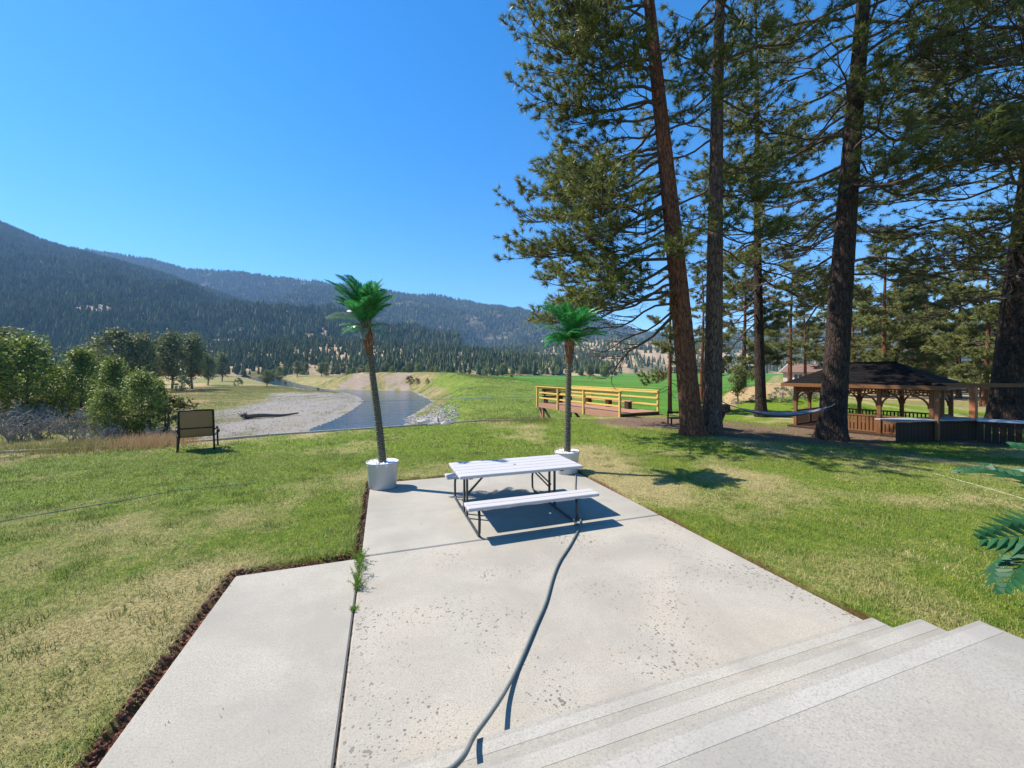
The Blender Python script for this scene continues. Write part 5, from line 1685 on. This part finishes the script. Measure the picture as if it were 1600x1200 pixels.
def palm(loc, H, lean, rz, label, pot_label, seed, specs, rp=.29, hp=.5):
    rng = np.random.default_rng(seed)
    pot = empty('plant_pot', loc, rz, pot_label, 'pot', 'pots of the two tall artificial palms')
    MB().lathe([(0, 0), (rp * .82, 0), (rp * .85, .015), (rp * .99, hp - .03), (rp * 1.02, hp - .02), (rp * 1.02, hp), (rp * .97, hp), (rp * .955, hp - .06), (0, hp - .07)], 40, sy=.9).build('body', M['pot'], pot, True)
    bm_ = bmesh.new(); bmesh.ops.create_icosphere(bm_, subdivisions=1, radius=1)
    v0 = np.array([w.co[:] for w in bm_.verts]); f0 = np.array([[w.index for w in f.verts] for f in bm_.faces]); bm_.free()
    sb = MB()
    for i in range(230):
        a = rng.random() * 6.28; r_ = rp * .92 * math.sqrt(rng.random())
        s_ = .018 + .016 * rng.random()
        sb.add(v0 * s_ * rng.uniform(.7, 1.3, 3) + np.array([r_ * math.cos(a), .9 * r_ * math.sin(a), hp - .045 + .02 * rng.random()]), None, f0)
    o = sb.build('white_stones', M['stone_white'], pot); o['kind'] = 'stuff'
    t = empty('artificial_palm', (loc[0], loc[1], loc[2] + hp - .08), rz, label, 'palm', 'tall artificial palms on the patio')
    K = 92; seg = 14
    ts = np.linspace(0, 1, K)
    Ht = H * .78
    V, q = [], []
    lx = lean[0] * ts ** 1.2; ly = lean[1] * ts ** 1.2
    for i in range(K):
        r_ = (.072 - .018 * ts[i])
        for j_ in range(seg):
            a = 2 * math.pi * (j_ + .5 * (i // 2 % 2)) / seg
            bump = .012 if (i % 2 == 1 and j_ % 2 == (i // 2) % 2) else (-.004 if i % 2 == 0 else .003)
            V.append((lx[i] + (r_ + bump) * math.cos(a), ly[i] + (r_ + bump) * math.sin(a), Ht * ts[i] + (.012 if bump > .01 else 0)))
    for i in range(K - 1):
        for j_ in range(seg):
            k_ = (j_ + 1) % seg
            q.append((i * seg + j_, i * seg + k_, (i + 1) * seg + k_, (i + 1) * seg + j_))
    MB().add(V, q).build('trunk', M['palm_trunk'], t)
    top = np.array([lean[0], lean[1], Ht])
    dirv = unit(np.array([lean[0] * 1.3, lean[1] * 1.3, Ht]))
    # fibrous collar
    S = np.linspace(0, 1, 16)
    fb = MB()
    prof = np.interp(S, [0, .12, .35, .6, .85, 1], [.06, .085, .075, .10, .085, .06])
    fb.tube(top + dirv * (S[:, None] * .62 - .02), prof, 16)
    fb.build('collar', M['palm_fiber'], t)
    hb_ = MB()
    for i in range(100):
        a = rng.random() * 6.28; s_ = rng.random() ** .7
        p = top + dirv * (.06 + .5 * s_) + np.array([math.cos(a), math.sin(a), 0]) * .075
        o_ = np.array([math.cos(a), math.sin(a), .0])
        L = .10 + .12 * rng.random()
        w = np.array([-math.sin(a), math.cos(a), 0]) * .018
        mid = p + o_ * .035 + dirv * L * .5
        hb_.add([p - w, p + w, mid + w * .8, mid - w * .8, p + o_ * (.03 + .06 * rng.random()) + dirv * L], [(0, 1, 2, 3)], [(3, 2, 4)])
    hb_.build('husk', M['palm_husk'], t)
    crown = top + dirv * .56
    for kind, az, pitch, sc_, roll in specs:
        lst = FR[kind]
        o = link('frond', lst[int(rng.integers(len(lst)))], t)
        o.location = crown + np.array([math.cos(az) * .03, math.sin(az) * .03, -.10 * (pitch < .2) + .05 * rng.random()])
        o.rotation_euler = (Matrix.Rotation(az, 4, 'Z') @ Matrix.Rotation(-pitch, 4, 'Y') @ Matrix.Rotation(roll, 4, 'X')).to_euler()
        o.scale = (sc_,) * 3
        if kind == 'new': o['label'] = 'bright green young frond'
        if kind == 'pale': o['label'] = 'pale silvery frond'
    return t
rs = random.Random(5)
def specs(extra, dp=0.0):
    s = []
    for i in range(17): s.append(('green', i * 2 * math.pi / 17 + rs.uniform(-.25, .25), rs.uniform(.80, 1.28) + dp, rs.uniform(.8, 1.0), rs.uniform(-.3, .3)))
    for i in range(15): s.append(('green', i * 2 * math.pi / 15 + rs.uniform(-.25, .25), rs.uniform(.36, .78) + dp, rs.uniform(.68, .84), rs.uniform(-.3, .3)))
    for i in range(6): s.append(('green', i * 2 * math.pi / 6 + rs.uniform(-.3, .3), rs.uniform(-.3, .1), rs.uniform(.42, .55), rs.uniform(-.3, .3)))
    return s + extra
lp_ = Vector((-2.50, 7.42, 0)); rp_ = Vector((1.22, 8.5, 0))
palm(lp_, 2.78, (-.27, .05), 0, 'left potted artificial palm with a leaning knobbly stem and an upright green crown', 'grey plastic pot with white stones on the far left corner of the patio', 3,
     specs([('new', 1.2, .9, .62, 0), ('new', 4.6, 1.0, .6, .3), ('new', 5.6, .75, .62, 0), ('pale', 3.1, .25, .8, .5), ('pale', 4.4, -.15, .7, 0), ('pale', 5.0, -.3, .6, 0), ('green', 3.0, 1.15, 1.15, 0), ('green', 2.6, 1.25, 1.1, 0), ('green', 3.5, .9, 1.1, 0)]), .30, .50)
palm(rp_, 2.62, (.10, .03), .7, 'right potted artificial palm behind the picnic table with a spreading crown', 'grey plastic pot with white stones half hidden behind the picnic table', 4,
     specs([('new', 4.9, .75, .8, 0), ('new', 5.5, .7, .95, .2), ('new', 4.0, .6, .8, 0), ('new', 3.3, -.35, .95, .6), ('pale', 2.9, .2, .9, .3), ('pale', 4.3, -.2, .6, 0), ('green', .2, .3, 1.05, 0), ('green', 5.9, .15, 1.0, 0)], -.36), .285, .48)

# broad-leaved palm standing beside the steps, mostly outside the view
pp_ = Vector((4.72, 3.02, 0))
t = empty('plant_pot', pp_, 0, 'pot of the glossy palm right of the steps, beyond the right edge', 'pot')
MB().lathe([(0, 0), (.2, 0), (.26, .42), (.27, .44), (.25, .44), (.24, .38), (0, .37)], 32).build('body', M['pot'], t, True)
MB().lathe([(0, .375), (.24, .37)], 24).build('soil', M['bark_dark_shaded'], t)
t = empty('broadleaf_palm', pp_ + Vector((0, 0, .36)), 0, 'glossy dark green palm fronds reaching in from the right edge by the steps', 'palm')
MB().tube([(0, 0, 0), (.01, 0, .2), (0, .01, .42)], [.05, .045, .035], 10).build('stem', M['palm_fiber'], t, True)
ff = [frond_mesh('frond', 1.0, 17, .33, .5, .62, M['palm_fan'], 8, 0, True), frond_mesh('frond', 1.0, 17, .30, .75, .8, M['palm_fan'], 9, .1, True)]
for az, pitch, sc_, kk_, roll in ((math.pi * 1.04, -.34, .98, 0, .5), (math.pi * .93, .16, .94, 1, -.9), (math.pi * 1.35, .2, .9, 0, 0), (math.pi * .6, .5, 1.0, 1, 0), (.3, .4, 1.0, 0, 0), (1.2, .6, .9, 1, 0), (5.2, .5, 1, 0, 0), (math.pi * 1.12, -.85, .6, 0, 0), (math.pi * .75, 1.0, 1.0, 1, 0)):
    o = link('frond', ff[kk_], t); o.location = (0, 0, .40)
    o.rotation_euler = (Matrix.Rotation(az, 4, 'Z') @ Matrix.Rotation(-pitch, 4, 'Y') @ Matrix.Rotation(roll, 4, 'X')).to_euler()
    o.scale = (sc_,) * 3

# ------------------------------------------------------------------ picnic table
TC_ = Vector((.05, 6.18, 0))
TL, TWd, TH = 1.98, .90, .735
tb = empty('picnic_table', TC_, PRZ + .015, 'white plastic picnic table with attached benches and a dark folding steel frame', 'table')
def plank_top(name, L, W, z, n, th, hole=False):
    """moulded top: planks joined by narrow grooves, with a rim"""
    b = MB()
    pw = W / n
    for i in range(n):
        yc = -W / 2 + pw * (i + .5)
        if hole and i == n // 2:
            r_ = .024
            for sx in (-1, 1): b.box((sx * (L / 4 + r_ / 2), yc, z - th / 2), (L / 2 - r_, pw - .006, th), 0, 1, .006)
            for sg in (-1, 1): b.box((0, yc + sg * (pw / 4 + r_ / 2 - .001), z - th / 2 - .0005), (2 * r_ + .004, pw / 2 - r_ - .004, th), 0, 1, 0)
        else:
            b.box((0, yc, z - th / 2), (L, pw - .006, th), 0, 1, .007)
    if hole:
        for yy in (-W / 4 - .03, W / 4 + .03): b.box((0, yy, z - th / 2 - .006), (L - .03, W / 2 - .10, th - .012))
    else: b.box((0, 0, z - th / 2 - .005), (L - .02, W - .02, th - .010))
    return b.build(name, M['white_plastic'], tb)
plank_top('tabletop', TL, TWd, TH, 5, .045, True)
BO, BW, BH = .80, .27, .44
for s_ in (-1, 1):
    o = plank_top('bench_seat', TL - .02, BW, BH, 2, .045)
    o.location = (0, s_ * BO, 0)
for s_ in (-1, 1):
    x_ = s_ * (TL / 2 - .36 + (.18 if s_ < 0 else .02))
    f = empty('leg_frame', (0, 0, 0)); f.parent = tb
    an = np.linspace(0, math.pi / 2, 5)
    pts = [(x_, -BO - .02, BH - .05), (x_, -BO - .06, .26)] + [(x_, -BO + .02 - .07 * math.cos(a), .10 - .075 * math.sin(a) + 0.0) for a in an] + [(x_, y_, .024) for y_ in (-.4, 0, .4)] + [(x_, BO - .02 + .07 * math.cos(a), .10 - .075 * math.sin(a)) for a in an[::-1]] + [(x_, BO + .06, .26), (x_, BO + .02, BH - .05)]
    MB().tube(pts, .019, 10).build('base_tube', M['table_steel'], f, True)
    for y_ in (-.10, .10):
        MB().box((x_ + .001, y_, (TH - .05 + .03) / 2), (.03, .045, TH - .05 - .03), 0, 1, .006).build('upright', M['table_steel'], f)
    MB().beam((x_ - s_ * .03, -.03, .36), (x_ - s_ * .36, -.03, TH - .055), .022, .022).build('brace', M['table_steel'], f)
    MB().beam((x_ - s_ * .03, .05, .30), (x_ - s_ * .40, .05, TH - .055), .022, .022).build('brace', M['table_steel'], f)
    MB().box((x_, 0, TH - .06), (.06, TWd - .14, .03), 0, 1, .004).build('cross_bar', M['table_steel'], f)
    for y_ in (-BO, BO): MB().box((x_, y_, BH - .052), (.09, .20, .012)).build('seat_bracket', M['table_steel'], f)

# ------------------------------------------------------------------ hoses and the weeds in the joint
def smooth(pts, n=8):
    pts = [np.array(p, float) for p in pts]
    P_ = [pts[0]] + pts + [pts[-1]]
    out = []
    for i in range(1, len(P_) - 2):
        for k_ in range(n):
            t_ = k_ / n
            a, b_, c_, e = P_[i - 1], P_[i], P_[i + 1], P_[i + 2]
            out.append(.5 * ((2 * b_) + (-a + c_) * t_ + (2 * a - 5 * b_ + 4 * c_ - e) * t_ ** 2 + (-a + 3 * b_ - 3 * c_ + e) * t_ ** 3))
    out.append(pts[-1])
    return np.array(out)
hr = .0135
hp_ = [P(x_, y_, hr) for x_, y_ in ((890, 722), (899, 738), (899, 764), (903, 795), (907, 818), (893, 848), (875, 876), (864, 902), (853, 940), (838, 975), (821, 1015), (806, 1049))]
hp_ += [P(787, 1084, .05), P(768, 1113, .12), P(741, 1150, .21), P(707, 1200, .33)]
hp_ += [UV(STEP_U + .62, .10, .54), UV(STEP_U + 1.0, .02, .53), UV(STEP_U + 1.8, .4, .525)]
o = MB().tube(smooth(hp_, 8), hr, 10).build('garden_hose', M['hose'], None, True)
tag(o, 'grey-green garden hose running from the picnic table foot across the patio to the steps', 'hose')
g = P(899, 817, .02)
o = MB().tube([(0, 0, 0), (.0, -.03, .0), (-.004, -.06, 0)], [.024, .026, .022], 10).build('hose_coupling', M['chrome'], None, True); o.location = (g.x, g.y, .03)
tag(o, 'small bright metal coupling lying at the right foot of the picnic table', 'coupling')
th = [P(-60, 835), P(4, 818), P(110, 800), P(200, 784), P(290, 768), P(400, 758)]
th = [(p_.x, p_.y, lawn_z(np.array([p_.x]), np.array([p_.y]))[0] + .012) for p_ in th]
o = MB().tube(smooth(th, 8), .007, 8).build('lawn_hose', M['teal_hose'], None, True)
tag(o, 'thin green hose half hidden in the grass on the left lawn', 'hose')
wh = [P(1460, 742), P(1530, 762), P(1600, 782), P(1680, 806)]
wh = [(p_.x, p_.y, lawn_z(np.array([p_.x]), np.array([p_.y]))[0] + .004) for p_ in wh]
o = MB().tube(smooth(wh, 8), .008, 8).build('pale_pipe', M['rope'], None, True)
tag(o, 'pale pipe lying in the grass near the right edge', 'pipe')
def weed(loc, n, h, spread, label, seed):
    rng = np.random.default_rng(seed)
    t = empty('joint_weed', loc, PRZ, label, 'weed', 'weeds growing in the patio joint')
    st = MB(); V = []
    for i in range(n):
        y0 = (rng.random() - .5) * spread
        a = rng.random() * 6.28; le = .1 + .7 * rng.random(); L = h * (.5 + .7 * rng.random())
        S = np.linspace(0, 1, 5)
        p = np.stack([np.cos(a) * np.sin(le) * L * S ** 1.3, y0 + np.sin(a) * np.sin(le) * L * S ** 1.3, np.cos(le) * L * S], 1)
        st.tube(p, np.linspace(.0022, .001, 5), 4)
        for k_ in range(26):
            u_ = .1 + .9 * rng.random()
            q_ = np.array([np.interp(u_, S, p[:, j_]) for j_ in range(3)])
            d_ = unit(rng.normal(size=3) + np.array([0, 0, .3])); w = unit(np.cross(d_, rng.normal(size=3))) * .0034
            V += [q_ - w, q_ + w, q_ + d_ * (.022 + .028 * rng.random())]
    st.build('stems', M['leaf_bright'], t)
    V = np.array(V)
    o = link('leaves', np_mesh('weed_leaves', V, np.arange(len(V)).reshape(-1, 3), None, M['leaf_bright']), t)
    o['kind'] = 'stuff'
a_ = UV(3.62, -.012, -.03); weed(a_, 44, .19, .78, 'long feathery green weed growing in the joint between the two slabs', 1)
a_ = UV(3.32, -.012, -.03); weed(a_, 9, .10, .30, 'thin strip of weed at the far end of the joint, near the slab corner', 3)
a_ = UV(4.28, -.012, -.03); weed(a_, 9, .075, .06, 'small tuft of weed lower down the joint between the slabs', 2)
